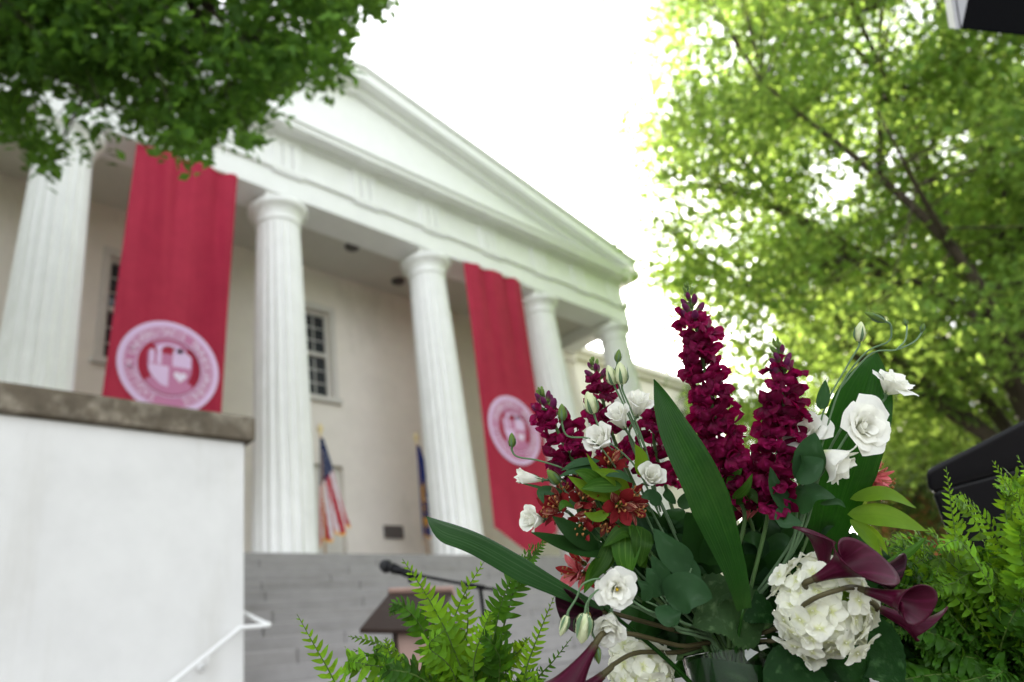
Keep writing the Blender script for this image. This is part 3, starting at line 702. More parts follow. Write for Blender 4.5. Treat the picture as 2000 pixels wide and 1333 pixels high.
mic = thing('microphone_stand', 'black microphone on a slim boom stand above the lectern', 'microphone', (2.45, 2.0, G0))
m0, m1, m2 = Q(757, 1107, 3.0), Q(800, 1121, 3.0), Q(938, 1147, 3.0)
dm = nz(m0 - m1)
g = Geo(); hd = []
for i in range(9):
    a = math.pi * i / 8; hd.append((.026 * math.sin(a) + 1e-4, .03 - .03 * math.cos(a)))
g.add(*lathe(hd, 20)); put('grille', g.mesh('grille', MT['mic_grille']), mic, basis(m0 - dm * .025, dm))
g = Geo(); g.add(*lathe([(0, 0), (.0265, 0), (.0275, .006), (.0265, .012), (0, .012)], 20)); put('grille_ring', g.mesh('grille_ring', MT['black_plastic']), mic, basis(m0 - dm * .004, dm))
g = Geo(); g.tube(np.array([m0 - dm * .02, m0 - dm * .06, m1 - dm * .04]), [.022, .016, .011], 14); put('handle', g.mesh('handle', MT['black_plastic']), mic)
g = Geo(); g.tube(np.array([m1 + dm * .03, m1 - dm * .01]), .017, 12); g.tube(np.array([m1 + (0, 0, -.005), m1 + (0, 0, -.035)]), .009, 8); put('clip', g.mesh('clip', MT['black_plastic']), mic)
g = Geo(); g.tube(np.array([m1, m2 + nz(m2 - m1) * .08]), .0065, 10); g.tube(np.array([m2 - nz(m2 - m1) * .08, m2 + nz(m2 - m1) * .02]), .01, 10); put('boom', g.mesh('boom', MT['black_plastic']), mic)
g = Geo(); g.tube(np.array([m2, (m2[0], m2[1], G0 + .02)]), [.008, .011], 10); put('pole', g.mesh('pole', MT['black_plastic']), mic)
for i in range(3):
    a = 2.1 * i + .4; g = Geo(); g.tube(np.array([(m2[0], m2[1], G0 + .12), (m2[0] + .3 * math.cos(a), m2[1] + .3 * math.sin(a), G0 + .012)]), .01, 8); put('leg', g.mesh('leg', MT['black_plastic']), mic)

def prism(corners, depth_vec):
    v = [np.array(c) for c in corners]; n = len(v); v = v + [c + depth_vec for c in v]
    return v, [tuple(range(n)), tuple(range(2 * n - 1, n - 1, -1))] + [(i, n + i, n + (i + 1) % n, (i + 1) % n) for i in range(n)]
# black moulded speaker leaning behind the right fern
sp = thing('loudspeaker', 'black moulded loudspeaker with rounded edges, tilted behind the right fern', 'loudspeaker', Q(1990, 1250, 1.75))
d = 1.75; dv = nz(Q(1900, 960, 1.0)) * .26 + cv(.03, -.03, 0)
g = Geo(); g.add(*prism([Q(1806, 918, d), Q(2150, 742, d), Q(2190, 860, d), Q(1812, 962, d)], dv)); put('upper_shell', bevelled(g.mesh('upper_shell', MT['black_plastic']), .017, 4), sp)
g = Geo(); g.add(*prism([Q(1818, 958, d + .014), Q(2180, 862, d + .014), Q(2170, 1330, d + .014), Q(1905, 1200, d + .014)], dv * .9)); put('lower_shell', bevelled(g.mesh('lower_shell', MT['black_plastic']), .014, 3), sp)
g = Geo(); b0 = Q(2030, 1210, d + .12); g.tube(np.array([b0, (b0[0], b0[1], G0 + .02)]), .02, 12); put('pole', g.mesh('pole', MT['black_plastic']), sp)
for i in range(3):
    a = 2.1 * i + 1; g = Geo(); g.tube(np.array([(b0[0], b0[1], G0 + .25), (b0[0] + .4 * math.cos(a), b0[1] + .4 * math.sin(a), G0 + .015)]), .012, 8); put('leg', g.mesh('leg', MT['black_plastic']), sp)
# black cabinet on a pole at the top right corner, no lamp in it
hs = thing('pole_cabinet', 'black cabinet with sky sheen coloured pale on its side, high on a pole in the top right corner', 'stage equipment', Q(2300, 60, 2.6))
d = 2.6; up_ = cv(-.055, .34, .0); 
A, B = Q(1877, 57, d), Q(2330, 104, d)
bk = nz(A) * .30 + cv(-.028, .004, 0)
g = Geo(); v = [A, B, B + up_, A + up_]; w_ = [q + bk for q in v]
g.add(v + w_, [(0, 1, 2, 3), (7, 6, 5, 4), (3, 2, 6, 7), (1, 5, 6, 2), (0, 4, 5, 1), (0, 3, 7, 4)]); put('body', bevelled(g.mesh('body', MT['black_matte'], False), .006), hs)
sdv = cv(-.006, 0, 0)
g = Geo(); q4 = [A + sdv * .6 - bk * .0, A + up_ + sdv * .6, A + up_ + bk + sdv * .6, A + bk + sdv * .6]
q5 = [q + cv(-.014, 0, 0) for q in q4]; g.add(q4 + q5, [(0, 1, 2, 3), (7, 6, 5, 4), (0, 4, 5, 1), (1, 5, 6, 2), (2, 6, 7, 3), (3, 7, 4, 0)]); put('side_panel', g.mesh('side_panel', MT['sky_sheen'], False), hs)  # pale sheet standing in for the sky mirrored in the side
fp = Geo(); f0 = A + cv(.001, .006, .0015); fp.add([f0, f0 + cv(.035, .16, 0), f0 + up_ * .98 + cv(.05, 0, 0), f0 + up_ * .98, f0 + cv(0, .0, -.004), f0 + cv(.035, .16, -.004), f0 + up_ * .98 + cv(.05, 0, -.004), f0 + up_ * .98 + cv(0, 0, -.004)], [(0, 1, 2, 3), (7, 6, 5, 4), (0, 4, 5, 1), (1, 5, 6, 2), (2, 6, 7, 3), (3, 7, 4, 0)])
put('front_sheen', fp.mesh('front_sheen', MT['sky_sheen'], False), hs)  # the same painted sheen carried on to the front
g = Geo(); pb = (A + B) / 2 + bk * .5 + cv(.16, .05, 0); g.tube(np.array([pb, (pb[0], pb[1], G0 + .01)]), .025, 12); put('pole', g.mesh('pole', MT['black_plastic']), hs)
g = Geo(); g.add(*lathe([(0, 0), (.3, 0), (.3, .02), (.05, .03), (0, .03)], 28)); put('base', g.mesh('base', MT['black_plastic']), hs, Matrix.Translation((pb[0], pb[1], G0)))
# ================================================================== bouquet materials
MT['snap'] = mat('snapdragon_petal', (.115, .002, .029), .55, .3, 90, trans=.34, tcol=(.36, .003, .07), orand=.5, grad=((.04, .001, .01), .55, .05), streak=((.25, .012, .095), 4, 2.5, .50, .78), spec=0.1)
MT['snapbud'] = mat('snapdragon_bud', (.11, .012, .06), .5, .25, 90, trans=.15, grad=((.12, .19, .05), .55, .05), spec=0.12)
MT['greenbud'] = mat('green_bud', (.13, .21, .05), .5, .15, 90, trans=.2, tcol=(.3, .4, .06), spec=0.12)
MT['white_petal'] = mat('white_petal', (.88, .88, .83), .55, .03, 60, trans=.42, tcol=(.9, .9, .78), grad=((.62, .68, .36), .30, .0), spec=0.12)
MT['cream_bud'] = mat('cream_bud', (.72, .77, .5), .5, .07, 50, trans=.3, tcol=(.7, .75, .4), streak=((.42, .55, .2), 7, 1.2, .5, .72), spec=0.12)
MT['hydr_petal'] = mat('hydrangea_petal', (.88, .89, .80), .6, .04, 80, trans=.42, tcol=(.9, .9, .7), orand=.05, grad=((.62, .66, .28), .32, .0), spec=0.1)
MT['calla'] = mat('calla_spathe', (.05, .0022, .014), .42, .25, 30, trans=.14, tcol=(.22, .005, .03), streak=((.095, .008, .035), 26, 1.0, .5, .75), grad=((.055, .05, .02), .18, .0), spec=0.16)
MT['calla_dark'] = mat('calla_dark_spathe', (.014, .0015, .005), .4, .2, 30, streak=((.07, .01, .03), 26, 1.0, .5, .75), spec=0.12)
MT['spadix'] = mat('spadix', (.5, .3, .06), .7, .2, 200)
MT['alst_red'] = mat('alstroemeria_red', (.17, .014, .016), .5, .2, 60, trans=.26, tcol=(.34, .022, .024), streak=((.16, .01, .015), 11, 1.2, .5, .66), orand=.3, spec=0.08)
MT['alst_mark'] = mat('alstroemeria_marked', (.18, .024, .024), .5, .15, 60, trans=.22, tcol=(.34, .04, .035), streak=((.62, .42, .26), 13, 1.3, .53, .66), orand=.25, spec=0.08)
MT['alst_pink'] = mat('alstroemeria_pink', (.62, .13, .16), .5, .15, 60, trans=.3, tcol=(.7, .15, .15), streak=((.75, .48, .42), 9, 1.5, .52, .7), spec=0.1)
MT['anther'] = mat('anther', (.3, .12, .03), .7, .2, 100)
MT['yellow_eye'] = mat('yellow_eye', (.6, .42, .02), .6, .2, 100)
MT['stem'] = mat('stem', (.075, .14, .045), .45, .12, 40, trans=.0, spec=0.15)
MT['grey_stem'] = mat('grey_stem', (.10, .17, .085), .5, .12, 40, spec=0.15)
MT['brown_stem'] = mat('brown_stem', (.075, .065, .03), .5, .2, 40, spec=0.15)
MT['aspid'] = mat('aspidistra_leaf', (.007, .04, .003), .38, .12, 25, .02, trans=.22, tcol=(.025, .15, .004), streak=((.03, .10, .01), 60, .8, .54, .78), spec=.18, dirt=((.03, .085, .012), 9, .5, .8, (1, 1, 1)))
MT['aspid_back'] = mat('aspidistra_glossy', (.012, .05, .010), .26, .12, 25, trans=.12, tcol=(.04, .15, .01), streak=((.05, .11, .04), 30, .8, .52, .74), spec=0.3)
MT['grey_leaf'] = mat('grey_green_leaf', (.022, .062, .022), .45, .15, 30, trans=.2, tcol=(.05, .15, .02), streak=((.045, .09, .045), 3.2, 2.2, .55, .8), spec=0.13)
MT['dark_leaf'] = mat('dark_leaf', (.013, .045, .009), .45, .15, 30, trans=.2, tcol=(.025, .1, .008), orand=.4, streak=((.018, .055, .012), 14, 1, .55, .8), spec=0.1)
MT['alst_leaf'] = mat('alstroemeria_leaf', (.022, .07, .006), .45, .15, 30, trans=.32, tcol=(.09, .22, .01), streak=((.10, .2, .03), 16, .8, .52, .75), orand=.45, spec=0.12)
MT['lime_leaf'] = mat('lime_leaf', (.10, .2, .012), .45, .1, 30, trans=.4, tcol=(.28, .42, .02), streak=((.06, .14, .01), 18, .8, .5, .75), spec=0.12)
MT['hydr_leaf'] = mat('hydrangea_leaf', (.028, .062, .02), .55, .12, 60, .25, trans=.2, tcol=(.1, .22, .03), streak=((.10, .17, .07), 5, 7, .55, .75), spec=0.1)
MT['hydr_leaf2'] = mat('hydrangea_dark_leaf', (.007, .032, .006), .45, .12, 50, .2, trans=.2, tcol=(.05, .2, .015), streak=((.04, .1, .03), 5, 7, .55, .75), spec=0.08)
gm = bpy.data.materials.new('vase_glass'); gm.use_nodes = True
_p = gm.node_tree.nodes['Principled BSDF']; _p.inputs['Base Color'].default_value = (.93, .97, .95, 1); _p.inputs['Transmission Weight'].default_value = 1
_p.inputs['Roughness'].default_value = .02; _p.inputs['IOR'].default_value = 1.18; MT['glass'] = gm
wm_ = bpy.data.materials.new('vase_water'); wm_.use_nodes = True
_p = wm_.node_tree.nodes['Principled BSDF']; _p.inputs['Base Color'].default_value = (.9, .95, .9, 1); _p.inputs['Transmission Weight'].default_value = 1
_p.inputs['Roughness'].default_value = .0; _p.inputs['IOR'].default_value = 1.33; MT['water'] = wm_

GRP = 'flowers and leaves arranged in the glass vase'
VR = Q(1418, 1268, .965)                          # middle of the vase's rim
VH = .20; ZTAB = VR[2] - VH
def vase_pt(k, up=-.10, r=.03):
    a = k * 2.39996; q = r * math.sqrt(((k * .618) % 1)); return VR + np.array([q * math.cos(a), q * math.sin(a), up])
_k = [0]
def root_pt():
    _k[0] += 1; return vase_pt(_k[0])
def stem_to(base, back, bow=.0, n=22):
    """a stem from inside the vase that arrives at 'base' along the direction -back"""
    r = root_pt(); L = np.linalg.norm(base - r); rim = VR + (r - VR) * .9 * np.array([1, 1, 0]) + np.array([0, 0, .0])
    d = nz(base - rim); rim = VR + np.array([r[0] - VR[0], r[1] - VR[1], 0]) * .6 + np.array([d[0], d[1], 0]) * .022
    return smooth_pts([r, rim, rim + (base - rim) * .5 + UPW * bow * L, base - nz(back) * L * .10, base], n)

vase = thing('glass_vase', 'clear round glass vase holding the mixed bouquet, cut by the bottom edge', 'vase', (VR[0], VR[1], ZTAB))
prof = [(0, 0), (.050, 0), (.056, .004), (.058, .02), (.058, VH - .003), (.0575, VH), (.0555, VH), (.055, VH - .003), (.055, .02), (.05, .012), (0, .012)]
g = Geo(); g.add(*lathe(prof, 56)); put('glass', g.mesh('glass', MT['glass']), vase, Matrix.Translation((VR[0], VR[1], ZTAB)))

# a dark leaf is rolled inside the glass and hides most of the stems
t = thing('lining_leaf', 'dark green leaf rolled round the inside of the glass vase', 'leaf', (VR[0], VR[1], ZTAB), group=GRP)
g = Geo(); V, F, UV = grid(lambda u, v: (VR[0] + (.0515 + .0006 * math.sin(9 * u)) * math.cos(2.9 * u + 3.67), VR[1] + (.0515 + .0006 * math.sin(9 * u)) * math.sin(2.9 * u + 3.67), ZTAB + .016 + (VH - .03 - .022 * u * u - .01 * math.sin(5 * u)) * v), 48, 6); g.add(V, F, 0, UV)
put('blade', g.mesh('blade', MT['hydr_leaf2']), t)

# ------------------------------------------------------------------ leaves that are parts of a flower
def leaf(parent, P, w, m, nrm=None, prof='lance', name='leaf', **k):
    g = Geo(); nrm = cv(0, .25, 1) if nrm is None else nrm
    V, F, UV = leaf_patch(P, w, nrm, prof, **k); g.add(V, F, 0, UV); return put(name, g.mesh(name, MT[m]), parent)

# ------------------------------------------------------------------ aspidistra leaves
def big_leaf(label, P, w, m, nrm, **k):
    t = thing('aspidistra_leaf', label, 'leaf', VR, group=GRP)
    r = root_pt()
    leaf(t, P, w, m, nrm, 'blunt' if k.pop('tip', 0) else 'aspid', name='blade', nu=44, nv=40, rib=.00022 if w > .02 else .00008, **k)
    g = Geo(); g.tube(smooth_pts([r, (r + P[0]) / 2 + (0, 0, .01), P[0] - nz(nrm) * .001], 14), [.0035, .003, .002], 8); put('stalk', g.mesh('stalk', MT['aspid']), t)
big_leaf('broad dark green ribbed leaf standing upright in the middle of the bouquet', [Q(1452, 1190, .90), Q(1425, 1085, .895), Q(1375, 960, .895), Q(1320, 845, .90), Q(1276, 742, .915)], .0265, 'aspid', cv(.18, .05, 1), fold=.12, wave=.0028, twist=.2, freq=13)
big_leaf('broad dark green ribbed leaf behind the open white lisianthus on the right', [Q(1590, 1120, 1.02), Q(1622, 1010, 1.01), Q(1655, 890, 1.0), Q(1690, 770, 1.0), Q(1713, 687, 1.0)], .040, 'aspid', cv(-.25, .1, 1), fold=.14, wave=.003, twist=-.15, freq=11)
big_leaf('long folded glossy leaf reaching left across the foot of the columns', [Q(1180, 1185, .90), Q(1100, 1138, .885), Q(1020, 1088, .875), Q(930, 1040, .87), Q(832, 1008, .865)], .0155, 'aspid_back', cv(.25, .80, .40), fold=-1.3, wave=.0015, twist=.1, tip='blunt')

# ------------------------------------------------------------------ snapdragons
def lobe(g, p, d0, d1, s, L, W, ruf=.12, ph=0.0, nu=7, nv=7, mi=0):
    p = np.array(p, float); d0 = nz(d0); d1 = nz(d1); s = nz(s); pts = [p]
    for i in range(nv):
        t = (i + .5) / nv; pts.append(pts[-1] + nz(d0 * (1 - t) + d1 * t) * L / nv)
    V = []; UV = []
    for i in range(nv + 1):
        v = i / nv; dd = nz(d0 * (1 - v) + d1 * v); n = nz(np.cross(dd, s)); w = W * (.45 + .75 * math.sin(math.pi * (.12 + .72 * v)) ** 1.0) * (1 if v < .85 else .8)
        for j in range(nu + 1):
            u = -1 + 2 * j / nu
            V.append(pts[i] + s * w * u * .5 - dd * (L * .16 * u * u * v) + n * (ruf * L * math.sin(3.3 * u + ph + 2.5 * v) * v + .10 * L * u * u)); UV.append((j / nu, v))
    k = nu + 1
    g.add(V, [(i * k + j, i * k + j + 1, (i + 1) * k + j + 1, (i + 1) * k + j) for i in range(nv) for j in range(nu)], mi, UV)
def floret_mesh(seed):
    r = random.Random(seed); g = Geo(); q = lambda a: r.uniform(-a, a)
    g.tube(np.array([(0, 0, 0), (.006, 0, .001), (.013, 0, .001), (.018, 0, 0)]), [.0038, .0062, .0075, .008], 9, cap=False)
    for s in (-1, 1):
        lobe(g, (.015, .0035 * s, .005), (.5 + q(.2), .35 * s, .9), (-.25 + q(.4), .75 * s, .75), (.25, 1, -.25 * s), .0195, .0195, .20, r.uniform(0, 6))
    for y in (-1, 0, 1):
        lobe(g, (.016, .0048 * y, -.003 if y == 0 else -.001), (.9, .45 * y, -.35), (.15 + q(.3), .75 * y + q(.2), -.95), (0.1, 1, .3 * y), .0165, .0175, .24, r.uniform(0, 6))
    lobe(g, (.016, 0, -.0035), (.6, 0, .8), (-.1, 0, 1), (0, 1, 0), .006, .011, .05, 1)      # the closed throat
    return g.mesh('floret', MT['snap'])
FLO = [floret_mesh(i) for i in range(9)]
def bud_mesh(m, tip=.3):
    g = Geo(); pr = [(0.0003, 0), (.0026, .0015), (.0036, .005), (.0037, .009), (.0030, .0125), (.0018, .0145), (.0003, .0155)]
    g.add(*lathe(pr, 10)); V = g.v[0]; V[:, 0] += (V[:, 2] / .0155) ** 2 * .002; return g.mesh('bud', MT[m])
BUD_P, BUD_G = bud_mesh('snapbud'), bud_mesh('greenbud')
def snapdragon(label, axis, t0, nfl, nbud, size, seed, tilt=-.15, dark=None):
    r = random.Random(seed); A = smooth_pts(axis, 60)          # from the tip down
    t = thing('snapdragon', label, 'flower', VR, group=GRP)
    st = stem_to(A[-1], A[-2] - A[-1] if False else nz(A[-8] - A[-1])); g = Geo(); g.tube(np.vstack([st[:-1], A[::-1]]), [.0028, .0026, .0024, .002, .0009], 8); put('stem', g.mesh('stem', MT['stem']), t)
    up = lambda i: nz(A[max(0, i - 2)] - A[min(59, i + 2)])
    for i in range(nbud):
        f = i / max(1, nbud - 1); k = int(f * t0 * 59); a = 2.4 * i + seed; z = up(k); bs = basis((0, 0, 0), z); side = np.array(bs.to_3x3() @ Vector((math.cos(a), math.sin(a), 0)))
        d = nz(side * (.45 + .55 * f) + z * (1.1 - .5 * f)); sc = .45 + .85 * f ** .9
        M = basis(A[k] + side * (.001 + .003 * f), d, z) @ Matrix.Scale(sc * size, 4)
        put('bud', BUD_G if f < .42 else BUD_P, t, M)
        if f > .4:
            g = Geo(); g.add(*lathe([(0.0002, -.004), (.0016, -.001), (.0031, .0015), (.0032, .004), (.0022, .0042)], 7)); put('calyx', g.mesh('calyx', MT['greenbud']), t, M)
    for i in range(nfl):
        f = (i + .5) / nfl; k = int((t0 + (1 - t0) * f) * 59); a = 2.39996 * i + seed * .7; z = up(k); bs = basis((0, 0, 0), z)
        side = np.array(bs.to_3x3() @ Vector((math.cos(a), math.sin(a), 0))); d = nz(side * 1 + z * (r.uniform(-.45, .45) + tilt * 0 + (.5 * (1 - f) if f < .25 else 0)))
        sc = size * (.82 + .2 * min(1, f * 2.4)) * r.uniform(.78, 1.15)
        M = basis(A[k] + side * r.uniform(.001, .005), d, z); M = Matrix(((M[0][2], M[0][1], M[0][0], M[0][3]), (M[1][2], -M[1][1] * -1, M[1][0], M[1][3]), (M[2][2], M[2][1], M[2][0], M[2][3]), (0, 0, 0, 1)))
        M = M @ Matrix.Rotation(r.uniform(-.3, .3), 4, 'X') @ Matrix.Scale(sc, 4)
        put('floret', FLO[(i * 4 + seed) % 9], t, M)
    return t
s1 = snapdragon('tallest purple snapdragon spike, directly right of the broad upright leaf', [Q(1342, 562, .97), Q(1356, 625, .968), Q(1374, 710, .965), Q(1392, 800, .96), Q(1415, 890, .96), Q(1442, 975, .965)], .21, 42, 15, .97, 1)
s2 = snapdragon('second purple snapdragon spike, left of the open white lisianthus', [Q(1515, 668, .96), Q(1529, 720, .955), Q(1530, 790, .95), Q(1522, 860, .95), Q(1512, 930, .95), Q(1500, 1000, .955)], .25, 34, 14, 1.0, 2)
s3 = snapdragon('short purple snapdragon leaning out at the left in front of the seal', [Q(1056, 765, .95), Q(1070, 800, .948), Q(1093, 850, .945), Q(1122, 905, .945), Q(1158, 965, .95)], .28, 16, 12, .96, 3)
s4 = snapdragon('small purple snapdragon behind the white lisianthus blooms at the top left', [Q(1158, 706, 1.03), Q(1166, 740, 1.03), Q(1178, 785, 1.03), Q(1200, 860, 1.03), Q(1240, 950, 1.03)], .3, 16, 10, .95, 4)
s5 = snapdragon('dark purple snapdragon low between the two tall spikes', [Q(1452, 915, 1.0), Q(1450, 935, 1.0), Q(1452, 965, 1.0), Q(1462, 1010, 1.0)], .12, 8, 3, 1.0, 5)
s6 = snapdragon('purple snapdragon mostly hidden behind the left edge of the broad leaf', [Q(1278, 800, 1.04), Q(1276, 830, 1.04), Q(1280, 880, 1.04), Q(1300, 950, 1.04)], .15, 12, 3, .9, 6)
for s_, P, w in ((s1, [Q(1428, 965, .955), Q(1432, 935, .945), Q(1450, 915, .94)], .008), (s1, [Q(1415, 940, .95), Q(1395, 925, .945), Q(1380, 930, .94)], .007), (s2, [Q(1545, 930, .94), Q(1555, 900, .93), Q(1552, 880, .925)], .007),
                 (s1, [Q(1435, 985, .95), Q(1465, 965, .94), Q(1480, 985, .935)], .008), (s1, [Q(1430, 975, .94), Q(1455, 955, .925), Q(1470, 925, .92)], .006)):
    leaf(s_, P, w, 'alst_leaf')

# ------------------------------------------------------------------ lisianthus
def lisianthus(label, ctr, facing, R, H, openn, seed, n=13, back=None, leaves=(), buds=(), eye=False, stem_mid=None):
    r = random.Random(seed); t = thing('lisianthus', label, 'flower', VR, group=GRP); facing = nz(facing)
    x0 = r.uniform(0, 6); bx = basis(ctr - facing * H * .55, facing, cv(math.cos(x0), math.sin(x0), .2))
    for k in range(n):
        q = k / (n - 1); phi = 2.4 * k + r.uniform(-.25, .25); rb = R * (.10 + .03 * q); rt = R * (.20 + (.30 + .5 * openn) * q ** .85); h = H * (1.0 - .30 * openn * q ** 1.4 + r.uniform(-.04, .04))
        hs = R_(72 - 18 * q); lip = R * openn * (.15 + .45 * q) * r.uniform(.6, 1.2); ph = r.uniform(0, 6); dr = h * .16 * openn * q
        def f(u, v):
            sp = hs * (.55 + .45 * math.sin(math.pi * min(1, v * .62 + .1))) * (1 - .30 * max(0, (v - .72) / .28) ** 2)
            th = phi + u * sp
            rr = rb + (rt - rb) * (1.55 * v - .55 * v * v if v < 1 else 1) + lip * max(0, (v - .66) / .34) ** 2 + R * .035 * math.sin(5 * u + ph) * v * v + R * .05 * u * (1 if k % 2 else -1)
            z = h * v * (1 - .13 * u * u * v) - dr * max(0, (v - .7) / .3) ** 2 + R * .05 * math.sin(4 * u + 2 * ph) * v ** 3
            return (rr * math.cos(th), rr * math.sin(th), z)
        g = Geo(); V, F, UV = grid(f, 10, 9); g.add(V, F, 0, UV); put('petal', g.mesh('petal', MT['white_petal']), t, bx)
    g = Geo(); g.add(*lathe([(0.0005, -.004), (.0035, -.002), (R * .13, H * .03), (R * .16, H * .10), (R * .12, H * .1)], 12)); put('calyx', g.mesh('calyx', MT['grey_stem']), t, bx)
    for k in range(5):
        a = 1.2566 * k; c, s = math.cos(a), math.sin(a); P = [np.array(bx @ Vector((c * R * p, s * R * p, H * z))) for p, z in ((.12, .0), (.26, .22), (.42, .42 + .1 * (k % 2)))]
        V, F, UV = leaf_patch(P, .0016, np.array(bx.to_3x3() @ Vector((c, s, .2))), 'lance', nu=2, nv=6); g = Geo(); g.add(V, F, 0, UV); put('sepal', g.mesh('sepal', MT['grey_stem']), t)
    if eye:
        g = Geo(); g.add(*lathe([(0.0003, H * .62), (R * .09, H * .60), (R * .10, H * .50), (R * .05, H * .2)], 10)); put('pistil', g.mesh('pistil', MT['yellow_eye']), t, bx)
    b = ctr - facing * H * .57; st = stem_to(b, facing) if stem_mid is None else smooth_pts([root_pt(), VR + nz(np.array(stem_mid[0]) - VR) * .02] + list(stem_mid) + [b - facing * .012, b], 30)
    g = Geo(); g.tube(st, [.0021, .0019, .0015, .0017], 8); put('stem', g.mesh('stem', MT['grey_stem']), t)
    for P, w, m, kw in leaves: leaf(t, P, w, m, **kw)
    for (bp, bd, bl, br, m, path) in buds: lbud(t, bp, bd, bl, br, m, path)
    return t
def lbud(t, base, d, L, r, m, path):
    g = Geo(); pr = [(r * a, L * b) for a, b in ((.05, 0), (.62, .06), (.92, .22), (1, .42), (.86, .62), (.55, .82), (.25, .94), (.03, 1.0))]
    V, F, UV = lathe(pr, 14); V = np.array(V)
    tw = V[:, 2] / L * 2.2; rip = 1 + .09 * np.sin(5 * np.arctan2(V[:, 1], V[:, 0]) + tw * 2.5); c, s = np.cos(tw), np.sin(tw)
    V = np.stack([(V[:, 0] * c - V[:, 1] * s) * rip, (V[:, 0] * s + V[:, 1] * c) * rip, V[:, 2]], 1); g.add(V, F, 0, UV)
    M = basis(base, d); b = put('bud', g.mesh('bud', MT[m]), t, M)
    sg = Geo()
    for k in range(5):
        a = 1.2566 * k + .4; c, s = math.cos(a), math.sin(a); P = [np.array(M @ Vector((c * r * p, s * r * p, L * z))) for p, z in ((.4, -.02), (1.06, .25), (1.1, .5), (.9 + .25 * (k % 2), .8))]
        V, F, UV = leaf_patch(P, r * .28, np.array(M.to_3x3() @ Vector((c, s, 0))), 'lance', nu=2, nv=7); sg.add(V, F, 0, UV)
    put('sepal', sg.mesh('sepal', MT['grey_stem']), b)
    g = Geo(); g.tube(smooth_pts(list(path) + [base - nz(d) * L * .25, base + nz(d) * L * .02], 24), [.0013, .0011, .0012, .0016], 7); put('stalk', g.mesh('stalk', MT['grey_stem']), t)

GL = 'grey_leaf'
lisianthus('large fully open white lisianthus, the biggest bloom at the upper right', Q(1690, 834, .925), cv(.22, .30, 1), .0275, .030, .9, 11, n=16, stem_mid=[Q(1545, 1080, .95), Q(1585, 960, .94), Q(1630, 890, .94)],
    leaves=[([Q(1578, 942, .93), Q(1580, 890, .915), Q(1592, 845, .912)], .0215, GL, dict(prof='ovate', fold=.12)), ([Q(1553, 918, .925), Q(1580, 915, .905), Q(1608, 897, .905)], .0185, GL, dict(prof='ovate', fold=.15)),
            ([Q(1545, 1000, .94), Q(1512, 955, .925), Q(1504, 912, .92)], .0125, GL, dict(prof='ovate', fold=.3, nrm=cv(.5, .1, 1)))],
    buds=[(Q(1678, 668, .95), cv(.05, 1, .1), .026, .0072, 'cream_bud', [Q(1585, 920, .94), Q(1610, 800, .95), Q(1655, 715, .95)]),
          (Q(1728, 628, .955), cv(-1, .42, .1), .030, .0048, 'greenbud', [Q(1600, 890, .94), Q(1640, 760, .955), Q(1690, 690, .957), Q(1735, 668, .957), Q(1741, 645, .956)]),
          (Q(1800, 648, 1.02), cv(.25, .9, 0), .012, .0032, 'greenbud', [Q(1640, 760, .955), Q(1700, 692, .97), Q(1750, 684, .99), Q(1785, 668, 1.01)]),
          (Q(1770, 636, 1.02), cv(-.3, .9, 0), .010, .0030, 'greenbud', [Q(1750, 684, .99), Q(1768, 665, 1.0)])])
lisianthus('white lisianthus bell nodding right, just below the largest open bloom', Q(1636, 908, .925), cv(.72, -.62, .55), .027, .042, .75, 12, n=11, stem_mid=[Q(1540, 1085, .95), Q(1560, 970, .94), Q(1588, 905, .93)],
    leaves=[([Q(1552, 998, .94), Q(1585, 962, .925), Q(1632, 972, .925)], .0165, GL, dict(prof='ovate', fold=.1, nrm=cv(0, .8, .7))), ([Q(1545, 1002, .935), Q(1530, 1015, .92), Q(1568, 1022, .91)], .014, GL, dict(prof='ovate', fold=.2, nrm=cv(.2, .4, 1))),
            ([Q(1600, 985, .935), Q(1635, 980, .93), Q(1652, 992, .93)], .004, GL, dict())])
lisianthus('white lisianthus half hidden behind a round grey green leaf, touching the second spike', Q(1572, 842, .955), cv(-.35, .62, .6), .025, .036, .8, 13, n=11, stem_mid=[Q(1550, 1050, .96), Q(1575, 930, .96)],
    leaves=[([Q(1602, 800, .95), Q(1608, 770, .95), Q(1612, 742, .95)], .0085, GL, dict(prof='ovate', fold=.3))])
lisianthus('white lisianthus at the far upper right, seen from its side above the largest bloom', Q(1745, 748, .965), cv(.35, .88, .35), .0245, .030, .9, 14, n=11, stem_mid=[Q(1560, 1060, .96), Q(1610, 900, .96), Q(1672, 800, .96)])
lisianthus('white lisianthus with crisp pointed petals left of the broad upright leaf', Q(1272, 932, .905), cv(.05, .55, .85), .0185, .034, .4, 15, n=10,
    leaves=[([Q(1290, 985, .905), Q(1270, 968, .9), Q(1252, 972, .895)], .0085, GL, dict(prof='ovate')), ([Q(1320, 985, .91), Q(1300, 962, .905), Q(1298, 958, .9)], .006, GL, dict()),
            ([Q(1325, 990, .92), Q(1350, 975, .915), Q(1372, 992, .91)], .009, GL, dict(prof='ovate', fold=.2)), ([Q(1370, 1100, .93), Q(1360, 1040, .92), Q(1340, 1000, .915)], .022, 'dark_leaf', dict(prof='ovate', fold=.15)),
            ([Q(1385, 1105, .93), Q(1395, 1060, .92), Q(1400, 1010, .92)], .017, 'dark_leaf', dict(prof='ovate', fold=.2))])
